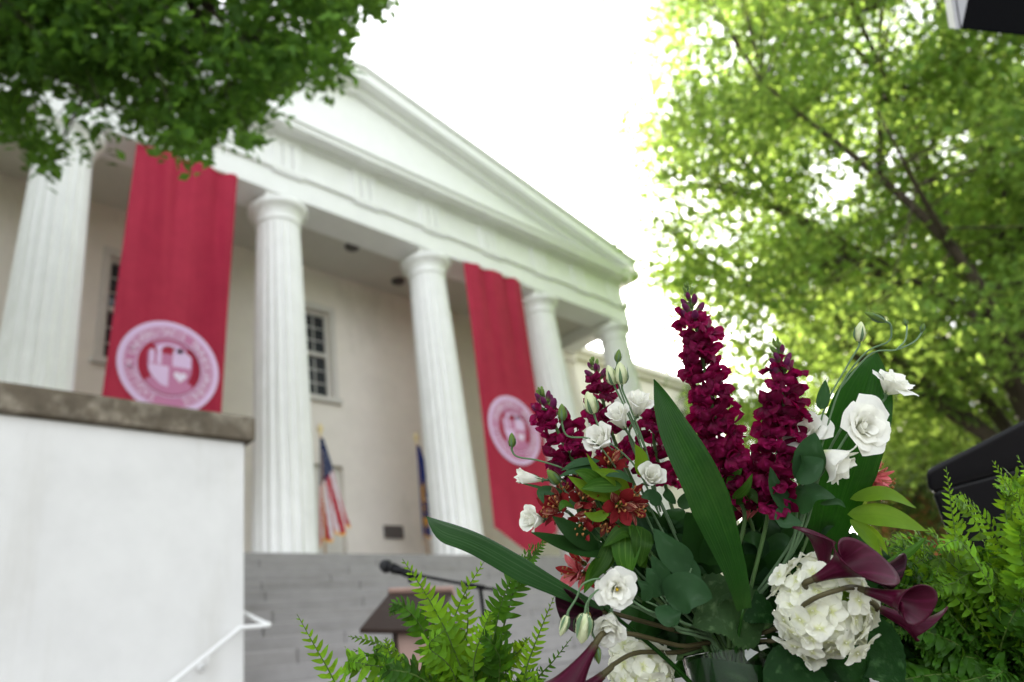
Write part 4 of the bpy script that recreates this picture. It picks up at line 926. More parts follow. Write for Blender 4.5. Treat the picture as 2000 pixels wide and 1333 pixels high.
lisianthus('wide open white lisianthus with a yellow eye, low at the left of the vase', Q(1205, 1152, .845), cv(.10, .10, 1), .0195, .019, .85, 16, n=12, eye=True, stem_mid=[Q(1330, 1215, .9), Q(1260, 1190, .88)],
    buds=[(Q(1108, 1202, .83), cv(-.35, -1, .1), .024, .0052, 'cream_bud', [Q(1230, 1160, .87), Q(1180, 1132, .845), Q(1140, 1140, .835), Q(1125, 1170, .832)]),
          (Q(1143, 1198, .835), cv(-.15, -1, .2), .033, .0098, 'cream_bud', [Q(1220, 1165, .87), Q(1175, 1150, .845), Q(1152, 1170, .838)]),
          (Q(1165, 1262, .835), cv(.12, -1, .1), .020, .0042, 'greenbud', [Q(1200, 1165, .86), Q(1160, 1160, .842), Q(1148, 1185, .838), Q(1155, 1230, .836)])])
lisianthus('white lisianthus cup hanging below the yellow eyed bloom', Q(1190, 1226, .845), cv(-.22, -.42, .9), .0225, .036, .5, 17, n=12, stem_mid=[Q(1320, 1225, .9), Q(1240, 1185, .88), Q(1200, 1180, .86)])
lisianthus('white lisianthus cup tilted left, above the red alstroemeria', Q(1172, 858, .925), cv(-.50, .55, .6), .0215, .034, .5, 18, n=10, back=None)
lisianthus('white lisianthus facing up between cream buds and the green leaf tip', Q(1208, 814, .945), cv(-.45, .75, .4), .0195, .034, .45, 19, n=10,
    buds=[(Q(1215, 752, .95), cv(-.12, 1, .1), .030, .0082, 'cream_bud', [Q(1290, 1000, .93), Q(1262, 880, .94), Q(1232, 800, .95)]), (Q(1200, 752, .955), cv(-.35, 1, .1), .027, .0074, 'cream_bud', [Q(1285, 1000, .93), Q(1255, 880, .94), Q(1222, 800, .95)]),
          (Q(1206, 708, .95), cv(.12, 1, 0), .017, .0042, 'greenbud', [Q(1262, 880, .94), Q(1218, 780, .955), Q(1203, 730, .955)]), (Q(1160, 808, .93), cv(-.30, .9, .2), .030, .0085, 'cream_bud', [Q(1290, 1010, .92), Q(1240, 910, .925), Q(1172, 850, .93), Q(1168, 832, .93)]),
          (Q(1098, 822, .925), cv(-.03, 1, .1), .0215, .0056, 'greenbud', [Q(1270, 1000, .915), Q(1215, 930, .92), Q(1160, 862, .925), Q(1110, 853, .925)])])
lisianthus('topmost white lisianthus of the left side, touching the tip of the broad leaf', Q(1248, 788, .965), cv(.1, .9, .4), .0205, .034, .55, 20, n=10)
lisianthus('half open white lisianthus pointing left in front of the red banner', Q(1030, 932, .925), cv(-1, .25, .25), .0145, .034, .25, 22, n=9,
    buds=[(Q(1000, 874, .925), cv(-.02, 1, .1), .0185, .0046, 'greenbud', [Q(1240, 1010, .92), Q(1130, 930, .925), Q(1060, 902, .925), Q(1012, 893, .925)]), (Q(1092, 945, .92), cv(-.62, .75, .2), .024, .0065, 'greenbud', [Q(1240, 1040, .91), Q(1150, 990, .915), Q(1110, 965, .918)])],
    leaves=[([Q(1085, 975, .925), Q(1060, 955, .922), Q(1008, 942, .92)], .0022, GL, dict()), ([Q(1100, 960, .92), Q(1058, 960, .915), Q(1062, 985, .91)], .006, GL, dict()), ([Q(1172, 900, .915), Q(1130, 905, .905), Q(1095, 920, .905)], .0065, GL, dict(nrm=cv(0, .8, .6))), ([Q(1178, 915, .91), Q(1130, 918, .9), Q(1090, 932, .9)], .0062, GL, dict(nrm=cv(0, .8, .6))),
            ([Q(1235, 942, .905), Q(1210, 928, .895), Q(1182, 930, .89)], .0075, GL, dict(nrm=cv(0, .8, .6))) ])
lisianthus('white lisianthus with ruffled edge just under the half open one on the left', Q(1038, 1016, .915), cv(-.80, .15, .6), .0175, .032, .6, 23, n=10)

# ------------------------------------------------------------------ hydrangeas
def petal4(seed):
    r = random.Random(seed); g = Geo()
    for k in range(4):
        a = k * math.pi / 2 + r.uniform(-.12, .12); L = .0172 * r.uniform(.9, 1.1); W = .0185 * r.uniform(.9, 1.1); cup = r.uniform(.1, .5); ph = r.uniform(0, 6)
        def f(u, v):
            w = W * .5 * math.sin(math.pi * min(1, .10 + .80 * v)) ** .8; x = L * v * (1 - .10 * u * u * v); y = w * u; z = .0008 * (k % 2) + L * (cup * v * v * .6 - .12 * v) + .0012 * math.sin(4 * u + ph) * v + .12 * w * u * u
            return (x * math.cos(a) - y * math.sin(a), x * math.sin(a) + y * math.cos(a), z)
        V, F, UV = grid(f, 5, 5); g.add(V, F, 0, UV)
    g.add(*lathe([(0.0002, .0022), (.0013, .0014), (.0014, 0)], 6)); g.tube(np.array([(0, 0, 0), (0, 0, -.02)]), .0006, 4)
    return g.mesh('floret', MT['hydr_petal'])
HF = [petal4(i) for i in range(6)]
def hydrangea(label, ctr, axes, n, seed, facing):
    r = random.Random(seed); t = thing('hydrangea', label, 'flower', VR, group=GRP); M0 = basis((0, 0, 0), facing)
    for i in range(n):
        z = 1 - 1.75 * (i + .5) / n; a = 2.39996 * i; rr = math.sqrt(max(0, 1 - z * z)); d = np.array((rr * math.cos(a), rr * math.sin(a), z))
        p = d * axes * (1 + .08 * math.sin(3 * a + 4 * z)) * r.uniform(.82, 1.02); w = np.array(M0.to_3x3() @ Vector(p)); nn = np.array(M0.to_3x3() @ Vector(nz(d / axes))) + np.array([r.uniform(-.38, .38) for _ in range(3)])
        put('floret', HF[(i + seed) % 6], t, basis(ctr + w, nn, (r.uniform(-1, 1), r.uniform(-1, 1), r.uniform(-1, 1))) @ Matrix.Scale(r.uniform(.88, 1.2), 4))
    core = Geo(); core.add(*lathe([(0.001, .74), (.4, .66), (.66, .35), (.74, 0), (.6, -.45), (.25, -.7), (0.001, -.74)], 16)); V = core.v[0] * axes; core.v[0] = V
    put('flower_stalks', core.mesh('flower_stalks', MT['lime_leaf']), t, Matrix.Translation(ctr) @ M0)
    b = ctr - nz(facing) * axes[2] * .6; g = Geo(); g.tube(stem_to(b, facing), [.004, .0035, .003], 9); put('stem', g.mesh('stem', MT['stem']), t)
    return t
h1 = hydrangea('big round white hydrangea head at the lower right of the bouquet', Q(1606, 1187, .885), np.array((.060, .056, .050)), 84, 3, cv(.12, -.02, 1))
hydrangea('smaller pale hydrangea head low and left, partly behind the vase stems', Q(1252, 1316, .95), np.array((.040, .038, .033)), 40, 4, cv(-.25, -.15, 1))
leaf(h1, [Q(1490, 1228, .93), Q(1420, 1195, .915), Q(1352, 1222, .91)], .038, 'hydr_leaf', cv(.05, .5, 1), 'ovate', fold=.16, serr=.05, nv=30, nu=8, wave=.002)
leaf(h1, [Q(1345, 1185, .94), Q(1400, 1150, .93), Q(1462, 1160, .925)], .022, 'hydr_leaf', cv(.05, .8, .7), 'ovate', fold=.12, serr=.06, nv=26)
leaf(h1, [Q(1440, 1180, .93), Q(1480, 1190, .925), Q(1520, 1215, .92)], .020, 'hydr_leaf2', cv(.05, .5, 1), 'ovate', fold=.12, serr=.05, nv=22)
leaf(h1, [Q(1620, 1290, .92), Q(1700, 1270, .915), Q(1765, 1345, .90)], .046, 'hydr_leaf2', cv(.1, .3, 1), 'ovate', fold=.12, serr=.03, nv=30, nu=8)
leaf(h1, [Q(1490, 1310, .90), Q(1560, 1330, .885), Q(1640, 1372, .88)], .036, 'hydr_leaf2', cv(0, .6, 1), 'ovate', fold=.12, serr=.03, nv=28, nu=8)

# ------------------------------------------------------------------ calla lilies
def calla(label, base, axis, tip, L, Rm, flare, seed, m='calla', path=None, curl=.25, open_=0.0, stem='brown_stem', sx=1.0):
    t = thing('calla_lily', label, 'flower', VR, group=GRP); M = basis(base, axis, tip); r0 = .0042
    def f(u, v):
        th = u * math.pi * (1.13 - open_); lf = .62 + .38 * ((1 + math.cos(th)) / 2) ** 1.15; s = v * L * lf; q = s / L
        r = r0 + (Rm - r0) * (1.25 * q ** 1.55) + flare * Rm * max(0, (v - .7) / .3) ** 2; r *= 1 - .07 * u
        x = r * math.cos(th) * sx; y = r * math.sin(th); z = s
        e = max(0, (v - .6) / .4) ** 2 * max(0, math.cos(th * .5)) ** 3
        x += curl * L * e * .6; z -= curl * L * e * .12; y *= 1 - .35 * e
        z += .05 * L * math.sin(2.6 * u + seed) * v ** 2
        return (x, y, z)
    g = Geo(); V, F, UV = grid(f, 34, 22); g.add(V, F, 0, UV); me = g.mesh('spathe', MT[m]); o = put('spathe', me, t, M)
    sm = o.modifiers.new('thickness', 'SOLIDIFY'); sm.thickness = .0009; sm.offset = 0
    g = Geo(); g.tube(np.array([(0, 0, .004), (0, 0, L * .3), (.001, 0, L * .48)]), [.002, .0028, .0018], 10); put('spadix', g.mesh('spadix', MT['spadix']), t, M)
    ax = nz(axis); P = stem_to(np.array(base), ax) if path is None else smooth_pts([root_pt(), VR] + list(path) + [base - ax * .012, base + ax * .003], 30)
    g = Geo(); g.tube(P, [.0029, .0028, .0028, .0040], 10); put('stem', g.mesh('stem', MT[stem]), t)
    return t
calla('wine purple calla opening sideways above the big hydrangea', Q(1590, 1132, .845), cv(.76, .56, .42), cv(.62, -.70, -.3), .074, .0255, .40, 1, path=[Q(1540, 1190, .93), Q(1575, 1158, .87)], curl=.18)
calla('wine purple calla with a curled pointed tip standing behind the sideways one', Q(1612, 1122, .875), cv(-.12, 1, .05), cv(-.8, .5, .2), .062, .017, .15, 2, path=[Q(1530, 1210, .94), Q(1590, 1160, .90)], curl=.35)
calla('wine purple calla trumpet whose long stem crosses the big hydrangea', Q(1690, 1154, .835), cv(1, -.12, .80), cv(.45, .15, -.8), .066, .0195, .38, 3, path=[Q(1510, 1230, .93), Q(1580, 1175, .84), Q(1640, 1152, .825)], curl=.10)
calla('purple calla lowest on the right, pointing right with an upturned tip', Q(1712, 1186, .87), cv(.90, -.40, .25), cv(.5, .9, -.3), .076, .0165, .2, 4, path=[Q(1520, 1250, .93), Q(1620, 1200, .93)], curl=.30)
calla('dark calla tucked behind the trumpet on the right', Q(1668, 1120, .90), cv(.95, -.05, .1), cv(-.2, 1, .1), .060, .018, .2, 5, 'calla_dark', path=[Q(1540, 1220, .95), Q(1620, 1130, .92)], curl=.12)
calla('purple calla leaning out at the bottom left edge of the bouquet', Q(1163, 1258, .83), cv(-.62, -.80, .25), cv(-.75, .55, .3), .078, .021, .2, 6, path=[Q(1330, 1262, .93), Q(1240, 1240, .88), Q(1190, 1238, .85)], curl=.12)
calla('purple calla under the drooping cream buds, stem curving up to the left', Q(1178, 1318, .86), cv(-.75, -.55, .2), cv(0, .8, .4), .055, .016, .2, 8, path=[Q(1320, 1275, .95), Q(1245, 1275, .90), Q(1200, 1297, .87)], curl=.15)
calla('nearly black calla mouth behind the drooping buds on the left', Q(1172, 1198, .90), cv(-.8, .12, .6), cv(-.2, .7, -.6), .050, .0235, .2, 7, 'calla_dark', path=[Q(1310, 1230, .95), Q(1240, 1210, .92)], curl=.05)

# ------------------------------------------------------------------ alstroemeria
def tepal(g, a, L, W, flare, ph, mi, base=.003):
    def f(u, v):
        w = W * .5 * math.sin(math.pi * min(1, v ** 1.35 * .93 + .05)) ** .8; rr = base + L * (flare * v ** 1.6); z = L * (v - .35 * flare * v * v); y = w * u
        n = -.22 * w * u * u + .0012 * math.sin(4 * u + ph) * v
        x = rr - n; return (x * math.cos(a) - y * math.sin(a), x * math.sin(a) + y * math.cos(a), z)
    V, F, UV = grid(f, 5, 8); g.add(V, F, mi, UV)
def alstroemeria(label, blooms, leaves=(), pal=('alst_red', 'alst_mark'), seed=0):
    r = random.Random(seed); t = thing('alstroemeria', label, 'flower', VR, group=GRP); hub = sum(b[0] for b in blooms) / len(blooms) - nz(sum(b[1] for b in blooms)) * .03
    for (c, d, s) in blooms:
        M = basis(c - nz(d) * .022 * s, d, cv(r.uniform(-1, 1), r.uniform(-1, 1), .1)); ph = r.uniform(0, 6)
        for k in range(6):
            g = Geo(); inner = k % 2; tepal(g, ph + k * math.pi / 3, (.029 if inner else .0275) * s, (.0098 if inner else .014) * s, r.uniform(.45, .72), r.uniform(0, 6), 0, .0032 if inner else .0042)
            put('petal', g.mesh('petal', MT[pal[1] if inner and k < 4 else pal[0]]), t, M)
        for k in range(5):
            a = 1.26 * k; P = [np.array(M @ Vector((.001 * math.cos(a), .001 * math.sin(a), .004))), np.array(M @ Vector((.003 * math.cos(a), .003 * math.sin(a), .018))), np.array(M @ Vector((.006 * math.cos(a), .006 * math.sin(a), .027 * s)))]
            g = Geo(); g.tube(smooth_pts(P, 6), .0005, 4); g.tube(np.array([P[2], P[2] + cv(.001, .003, .001)]), .0011, 5); put('stamen', g.mesh('stamen', MT['anther']), t)
        g = Geo(); g.add(*lathe([(0.0004, -.004), (.0028, -.001), (.0034, .003), (.003, .006)], 8)); put('ovary', g.mesh('ovary', MT['greenbud']), t, M)
        g = Geo(); e = c - nz(d) * .024 * s; g.tube(smooth_pts([hub, (hub + e) / 2 - nz(d) * .006, e], 8), .0011, 6); put('pedicel', g.mesh('pedicel', MT['stem']), t)
    g = Geo(); g.tube(stem_to(hub, nz(sum(b[1] for b in blooms))), [.0026, .0024, .002], 8); put('stem', g.mesh('stem', MT['stem']), t)
    for P, w, m, kw in leaves: leaf(t, P, w, m, **kw)
    return t
AL = 'alst_leaf'
alstroemeria('bright red alstroemeria on the left rim beside the ruffled white lisianthus', [(Q(1082, 985, .905), cv(-.45, .45, .8), 1.15), (Q(1100, 955, .92), cv(.1, .9, .4), .85), (Q(1068, 1002, .915), cv(-.8, -.1, .6), .9)], seed=1,
    leaves=[([Q(1190, 1075, .905), Q(1120, 1068, .89), Q(1036, 1040, .885)], .0165, 'dark_leaf', dict(prof='ovate', fold=.12, nrm=cv(.1, .9, .5))), ([Q(1170, 1075, .90), Q(1120, 1040, .88), Q(1078, 1008, .88)], .0115, 'dark_leaf', dict(fold=.2)),
            ([Q(1120, 990, .9), Q(1102, 985, .89), Q(1092, 998, .885)], .006, AL, dict(nrm=cv(0, .8, .6)))])
alstroemeria('dusky red alstroemeria cluster streaked with cream below the left snapdragon', [(Q(1140, 968, .90), cv(-.1, .45, .9), .95), (Q(1190, 900, .915), cv(-.15, .5, .8), 1.0), (Q(1205, 890, .935), cv(.4, .8, .4), .9), (Q(1130, 925, .93), cv(-.6, .5, .6), .8), (Q(1168, 938, .91), cv(.1, .2, 1), .85), (Q(1152, 1006, .9), cv(-.3, -.1, 1), .8)], seed=2,
    leaves=[([Q(1240, 1000, .92), Q(1185, 950, .905), Q(1145, 885, .9)], .0075, 'lime_leaf', dict(fold=.2)), ([Q(1200, 980, .91), Q(1150, 955, .895), Q(1108, 930, .89)], .008, 'lime_leaf', dict(fold=.25)), ([Q(1190, 960, .905), Q(1150, 930, .89), Q(1122, 920, .887)], .0085, AL, dict(fold=.2)),
            ([Q(1230, 960, .91), Q(1195, 930, .895), Q(1160, 918, .89)], .008, 'lime_leaf', dict(fold=.2)), ([Q(1250, 930, .915), Q(1252, 895, .91), Q(1240, 868, .905)], .0085, 'lime_leaf', dict(fold=.2)), ([Q(1215, 950, .9), Q(1170, 948, .89), Q(1135, 955, .885)], .009, AL, dict(fold=.2))])
alstroemeria('dark red streaked alstroemeria facing out in the middle of the left side', [(Q(1212, 992, .89), cv(-.05, .1, 1), 1.15), (Q(1238, 965, .905), cv(.35, .5, .8), .9), (Q(1248, 1000, .9), cv(.6, -.2, .8), .8), (Q(1182, 1030, .9), cv(-.3, -.5, .9), .75)], seed=3,
    leaves=[([Q(1262, 1110, .91), Q(1225, 1040, .895), Q(1178, 1068, .88)], .0135, AL, dict(prof='ovate', fold=.25, nrm=cv(.1, .8, .6))), ([Q(1225, 1020, .905), Q(1222, 1080, .885), Q(1228, 1128, .88)], .0175, AL, dict(prof='ovate', fold=.2, nrm=cv(-.1, .2, 1))),
            ([Q(1255, 1030, .905), Q(1252, 1065, .885), Q(1250, 1108, .885)], .0145, AL, dict(prof='ovate', fold=.2, nrm=cv(.3, .5, 1))), ([Q(1190, 1000, .9), Q(1165, 1010, .89), Q(1140, 1002, .885)], .0065, 'lime_leaf', dict())])
alstroemeria('small dark red alstroemeria low on the left between drooping leaves', [(Q(1132, 1036, .885), cv(-.15, -.15, 1), .9)], seed=4,
    leaves=[([Q(1200, 1090, .91), Q(1165, 1110, .89), Q(1140, 1160, .885)], .010, AL, dict(fold=.2)), ([Q(1195, 1050, .90), Q(1178, 1095, .885), Q(1150, 1135, .88)], .009, AL, dict(fold=.2))])
alstroemeria('pair of red alstroemeria blooms behind the long glossy leaf, near the steps', [(Q(1130, 1095, .96), cv(-.5, .45, .7), .85), (Q(1108, 1120, .95), cv(-.75, .2, .6), 1.05), (Q(1140, 1130, .95), cv(-.2, -.2, .9), .8)], pal=('alst_pink', 'alst_red'), seed=5)
alstroemeria('pink alstroemeria at the right edge behind the broad leaf', [(Q(1716, 918, 1.0), cv(.55, .55, .6), 1.15), (Q(1735, 945, 1.0), cv(.75, -.15, .65), 1.15), (Q(1708, 945, 1.01), cv(.5, -.4, .7), .9)], pal=('alst_pink', 'alst_pink'), seed=6,
    leaves=[([Q(1660, 975, .98), Q(1730, 965, .97), Q(1790, 993, .965)], .0115, 'lime_leaf', dict(nrm=cv(0, .8, .7), fold=.15)), ([Q(1655, 1005, .975), Q(1735, 1010, .96), Q(1812, 1038, .955)], .0165, 'lime_leaf', dict(nrm=cv(-.05, .7, .8), fold=.15, prof='lance')),
            ([Q(1660, 1015, .97), Q(1695, 1050, .955), Q(1725, 1092, .95)], .0085, 'lime_leaf', dict(fold=.4)), ([Q(1680, 1020, .975), Q(1712, 1050, .965), Q(1735, 1085, .96)], .006, 'lime_leaf', dict(fold=.4)), ([Q(1718, 1110, .95), Q(1770, 1085, .945), Q(1812, 1048, .945)], .0065, AL, dict(fold=.3, nrm=cv(-.2, .9, .5)))])
alstroemeria('salmon pink alstroemeria bud glimpsed low between the two tall spikes', [(Q(1460, 992, 1.0), cv(.1, .95, .1), .8)], pal=('alst_pink', 'alst_pink'), seed=7)

# ------------------------------------------------------------------ dark filler greenery low in the bouquet
FILL = [('dark leafy sprig filling the bouquet behind the cream streaked red blooms', (1190, 1010), .99), ('dark leafy sprig filling the middle just left of the broad leaf base', (1300, 1050), .985), ('dark leafy sprig above the yellow eyed white bloom', (1250, 1110), .965),
        ('dark leafy sprig between the broad leaf and the white hydrangea', (1500, 1080), 1.0), ('dark leafy sprig above the glass rim of the vase', (1370, 1180), .985), ('dark leafy sprig at the foot of the right broad leaf', (1570, 1060), 1.04), ('dark leafy sprig below the big white hydrangea', (1560, 1300), .97), ('dark leafy sprig behind the foot of the second purple spike', (1490, 1010), 1.04), ('dark leafy sprig behind the curled pointed calla', (1640, 1080), 1.05), ('dark leafy sprig behind the lowest calla on the right', (1720, 1150), 1.05), ('dark leafy sprig behind the left glass wall of the vase', (1380, 1290), 1.06), ('dark leafy sprig right behind the top edge of the big white hydrangea', (1500, 1135), 1.0), ('dark leafy sprig low between the lowest calla and the right fern', (1735, 1215), 1.06), ('dark leafy sprig at the lower right under the lowest calla', (1760, 1290), 1.04), ('dark leafy sprig around the left stems of the vase', (1290, 1215), 1.0)]
rf = random.Random(77)
for lab, (cx, cy), d in FILL:
    t = thing('leaf_sprig', lab, 'foliage', VR, group=GRP); c = Q(cx, cy, d); g = Geo(); st = stem_to(c, c - VR); g.tube(st, .0018, 6); put('stem', g.mesh('stem', MT['stem']), t)
    for i in range(15):
        b = st[-1 - (i % 9)]; a = 2.4 * i; o = cv(math.cos(a), math.sin(a) * .9, rf.uniform(-.5, .6)); L = rf.uniform(.045, .075)
        leaf(t, [b + o * .004, b + o * L * .55 + cv(0, .008, .006), b + o * L + cv(0, -.006, 0)], rf.uniform(.011, .019), 'dark_leaf' if i % 3 else 'grey_leaf', cv(rf.uniform(-.6, .6), rf.uniform(-.2, .9), 1), 'ovate' if i % 2 else 'lance', fold=rf.uniform(.1, .35), nu=4, nv=9)
# a few more rounded grey green leaves near the rim, each with its own stalk
t = thing('leaf_sprig', 'rounded grey green leaves in front, left of the serrated hydrangea leaf', 'foliage', VR, group=GRP)
hub = Q(1318, 1215, .90); g = Geo(); g.tube(stem_to(hub, cv(-.3, .6, .3)), .002, 7); put('stem', g.mesh('stem', MT['grey_stem']), t)
for P, w, n_ in (([Q(1302, 1172, .885), Q(1345, 1155, .87), Q(1392, 1168, .872)], .0235, cv(0, .35, 1)), ([Q(1300, 1182, .885), Q(1310, 1205, .87), Q(1322, 1222, .868)], .0165, cv(.1, .2, 1)), ([Q(1290, 1165, .89), Q(1275, 1130, .885), Q(1262, 1110, .885)], .012, cv(.3, .2, 1)),
                 ([Q(1300, 1165, .89), Q(1292, 1120, .885), Q(1272, 1085, .885)], .012, cv(-.5, .2, 1)), ([Q(1310, 1160, .9), Q(1340, 1120, .9), Q(1290, 1060, .9)], .020, cv(.2, .3, 1)), ([Q(1350, 1110, .9), Q(1310, 1080, .89), Q(1275, 1032, .89)], .0185, cv(.2, .3, 1)), ([Q(1262, 1175, .88), Q(1262, 1150, .875), Q(1245, 1135, .875)], .008, cv(.2, .1, 1))):
    leaf(t, P, w, 'grey_leaf', n_, 'ovate', fold=.14, wave=.001); g = Geo(); g.tube(smooth_pts([hub, (hub + P[0]) / 2 + cv(0, .004, 0), P[0]], 8), .0012, 6); put('stalk', g.mesh('stalk', MT['grey_stem']), t)
# ================================================================== ferns
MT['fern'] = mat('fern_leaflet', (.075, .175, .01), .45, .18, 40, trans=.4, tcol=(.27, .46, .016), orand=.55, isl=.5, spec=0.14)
MT['fern_shaded'] = mat('fern_leaflet_shaded', (.032, .10, .008), .42, .18, 40, trans=.32, tcol=(.11, .26, .012), isl=.45, spec=0.14)  # darker copy of the leaflet, shade inside the fern put into its colour
MT['rachis'] = mat('fern_rachis', (.07, .12, .025), .5, .2, 60, spec=0.1)
def pinna(seed, nu=2, nv=7):
    r = random.Random(seed); wv = r.uniform(.03, .09); ph = r.uniform(0, 6); dr = r.uniform(.02, .2)
    V = []; UV = []
    for i in range(nv + 1):
        v = i / nv; w = .205 * (min(1, (v + .06) / .16) ** .5) * (1 - v ** 2.1) ** .85 + .002
        for j in range(nu + 1):
            u = -1 + 2 * j / nu; ear = .07 if (u > 0 and i == 1) else 0
            V.append((v, (w + ear) * u + .10 * v * v, .05 * abs(u) * w * 4 + wv * math.sin(8 * v + ph) * u - dr * v * v)); UV.append((j / nu, v))
    k = nu + 1
    return np.array(V), [(i * k + j, i * k + j + 1, (i + 1) * k + j + 1, (i + 1) * k + j) for i in range(nv) for j in range(nu)], UV
PN = [pinna(i) for i in range(6)]
def pmesh(i, m):
    g = Geo(); g.add(PN[i][0], PN[i][1], 0, PN[i][2]); return g.mesh('leaflet', MT[m])
PM = {m: [pmesh(i, m) for i in range(6)] for m in ('fern', 'fern_shaded')}
def frond(t, P, Lmax, m, single, seed, nrm, spacing=.0062, bare=.08):
    r = random.Random(seed); P = smooth_pts(P, 40); L = np.linalg.norm(np.diff(P, axis=0), axis=1).sum(); T, N, B = frames(P, nrm); n = int(L * (1 - bare) / spacing)
    g = Geo(); g.tube(P, [.0015, .0012, .0009, .0004], 6); big = Geo(); todo = []
    for i in range(n):
        f = bare + (1 - bare) * (i + .5) / n; k = f * 39; a = int(k); q = k - a; a2 = min(39, a + 1)
        p = P[a] * (1 - q) + P[a2] * q; s = 1 if i % 2 else -1
        x = min(1, (1 - f) / .48) ** .62 * (.8 + .2 * min(1, f / .3)); ln = Lmax * max(.22, x) * r.uniform(.86, 1.1)
        d = nz(B[a] * s + T[a] * (.28 + .5 * f ** 3) + N[a] * r.uniform(-.4, .22)); nn = nz(N[a] + B[a] * r.uniform(-.35, .35) + T[a] * r.uniform(-.3, .3)); nn = nz(nn - d * np.dot(nn, d)); y = np.cross(nn, d) * s * s
        if np.dot(y, T[a]) < 0: y = -y
        M = Matrix(((d[0] * ln, y[0] * ln, nn[0] * ln, p[0]), (d[1] * ln, y[1] * ln, nn[1] * ln, p[1]), (d[2] * ln, y[2] * ln, nn[2] * ln, p[2]), (0, 0, 0, 1)))
        if f > .985 or r.random() < .035: continue
        todo.append((M, r.randrange(6)))
    for i in range(8):                               # the young tip is still a little coil
        a = i * .7; c = P[-1] + T[-1] * .003; todo.append
    if single:
        fr = put('frond', g.mesh('frond', MT['rachis']), t)
        for M, j in todo: put('leaflet', PM[m][j], fr, M)
    else:
        V0, F0 = g.v, list(g.f); g.m = [1] * len(g.f)
        for M, j in todo: big_v = PN[j]; g.add(big_v[0], big_v[1], 0, big_v[2], M)
        fr = put('frond', g.mesh('frond', [MT[m], MT['rachis']]), t)
    return fr
def fern(label, base, fronds):
    t = thing('fern', label, 'fern', (base[0], base[1], ZTAB))
    for i, (P, L, m, single, nrm) in enumerate(fronds): frond(t, [base + cv(.02 * math.sin(i * 2.4), -.02, .02 * math.cos(i * 2.4))] + P if P[0] is not None else P[1:], L, m, single, i + int(base[0] * 100), nrm)
    g = Geo(); pz = ZTAB; g.add(*lathe([(0, pz), (.07, pz), (.09, pz + .07), (.098, pz + .07), (.098, pz + .09), (.085, pz + .09), (.08, pz + .08), (0, pz + .08)], 40), M=Matrix.Translation((base[0], base[1], 0))); put('pot', g.mesh('pot', MT['pot']), t)
    return t
FU = cv(-.1, .35, 1); A, D = 'fern', 'fern_shaded'
bl = Q(935, 1470, 1.02); bl[2] = max(bl[2], ZTAB + .085)
LF = [([Q(770, 1420, .97), Q(690, 1385, .955), Q(632, 1292, .95), Q(580, 1200, .95)], .0255, A, True, cv(.1, .25, 1)),
      ([Q(925, 1380, .96), Q(882, 1258, .95), Q(836, 1168, .955), Q(786, 1092, .96)], .0265, A, True, cv(-.1, .5, 1)),
      ([Q(870, 1400, .97), Q(866, 1290, .96), Q(898, 1180, .96), Q(946, 1096, .965)], .0265, A, True, cv(.1, .6, .9)),
      ([Q(918, 1390, .98), Q(908, 1300, .975), Q(914, 1205, .975), Q(908, 1138, .975)], .024, A, False, cv(0, .7, .9)),
      ([Q(948, 1380, .99), Q(966, 1240, .985), Q(990, 1150, .985), Q(1040, 1060, .985)], .0275, D, True, cv(.1, .75, .7)),
      ([Q(1010, 1420, .96), Q(1026, 1315, .945), Q(1052, 1240, .945), Q(1084, 1162, .945)], .017, A, True, cv(0, .3, 1)),
      ([Q(1020, 1400, 1.0), Q(1048, 1330, .99), Q(1082, 1290, .985), Q(1118, 1244, .98)], .012, D, False, cv(0, .3, 1)),
      ([Q(870, 1400, .97), Q(800, 1300, .955), Q(738, 1258, .95), Q(680, 1243, .95)], .020, A, False, cv(0, 1, .35)),
      ([Q(850, 1420, .98), Q(800, 1330, .97), Q(745, 1292, .965), Q(690, 1268, .96)], .0205, D, False, cv(0, 1, .3)),
      ([Q(780, 1420, .94), Q(772, 1330, .935), Q(763, 1285, .935), Q(753, 1245, .935)], .020, A, False, cv(0, .2, 1)),
      ([Q(890, 1370, .98), Q(842, 1262, .97), Q(808, 1205, .965), Q(775, 1180, .96), Q(762, 1205, .955)], .0235, D, False, cv(-.2, .9, .5)),
      ([Q(935, 1400, .95), Q(925, 1300, .94), Q(945, 1230, .935), Q(960, 1190, .935)], .022, A, False, cv(0, .5, 1)),
      ([Q(1040, 1080, .99), Q(1052, 1062, .985), Q(1068, 1050, .98), Q(1085, 1048, .975)], .016, D, False, cv(0, .8, .6))]
LF[-1] = ([Q(990, 1200, 1.0), Q(1020, 1120, 1.0), Q(1042, 1085, .99), Q(1072, 1048, .985)], .020, D, False, cv(-.2, .8, .6))
rf = random.Random(5)
for i in range(44):
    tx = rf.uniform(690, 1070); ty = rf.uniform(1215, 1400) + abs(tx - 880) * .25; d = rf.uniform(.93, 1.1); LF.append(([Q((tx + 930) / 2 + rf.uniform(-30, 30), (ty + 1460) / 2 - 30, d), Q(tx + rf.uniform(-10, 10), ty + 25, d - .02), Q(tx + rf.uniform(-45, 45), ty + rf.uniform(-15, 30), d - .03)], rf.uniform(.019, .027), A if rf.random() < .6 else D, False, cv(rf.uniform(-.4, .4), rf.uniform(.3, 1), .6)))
fern('bright green potted fern at the bottom centre, in front of the lectern', bl, LF)

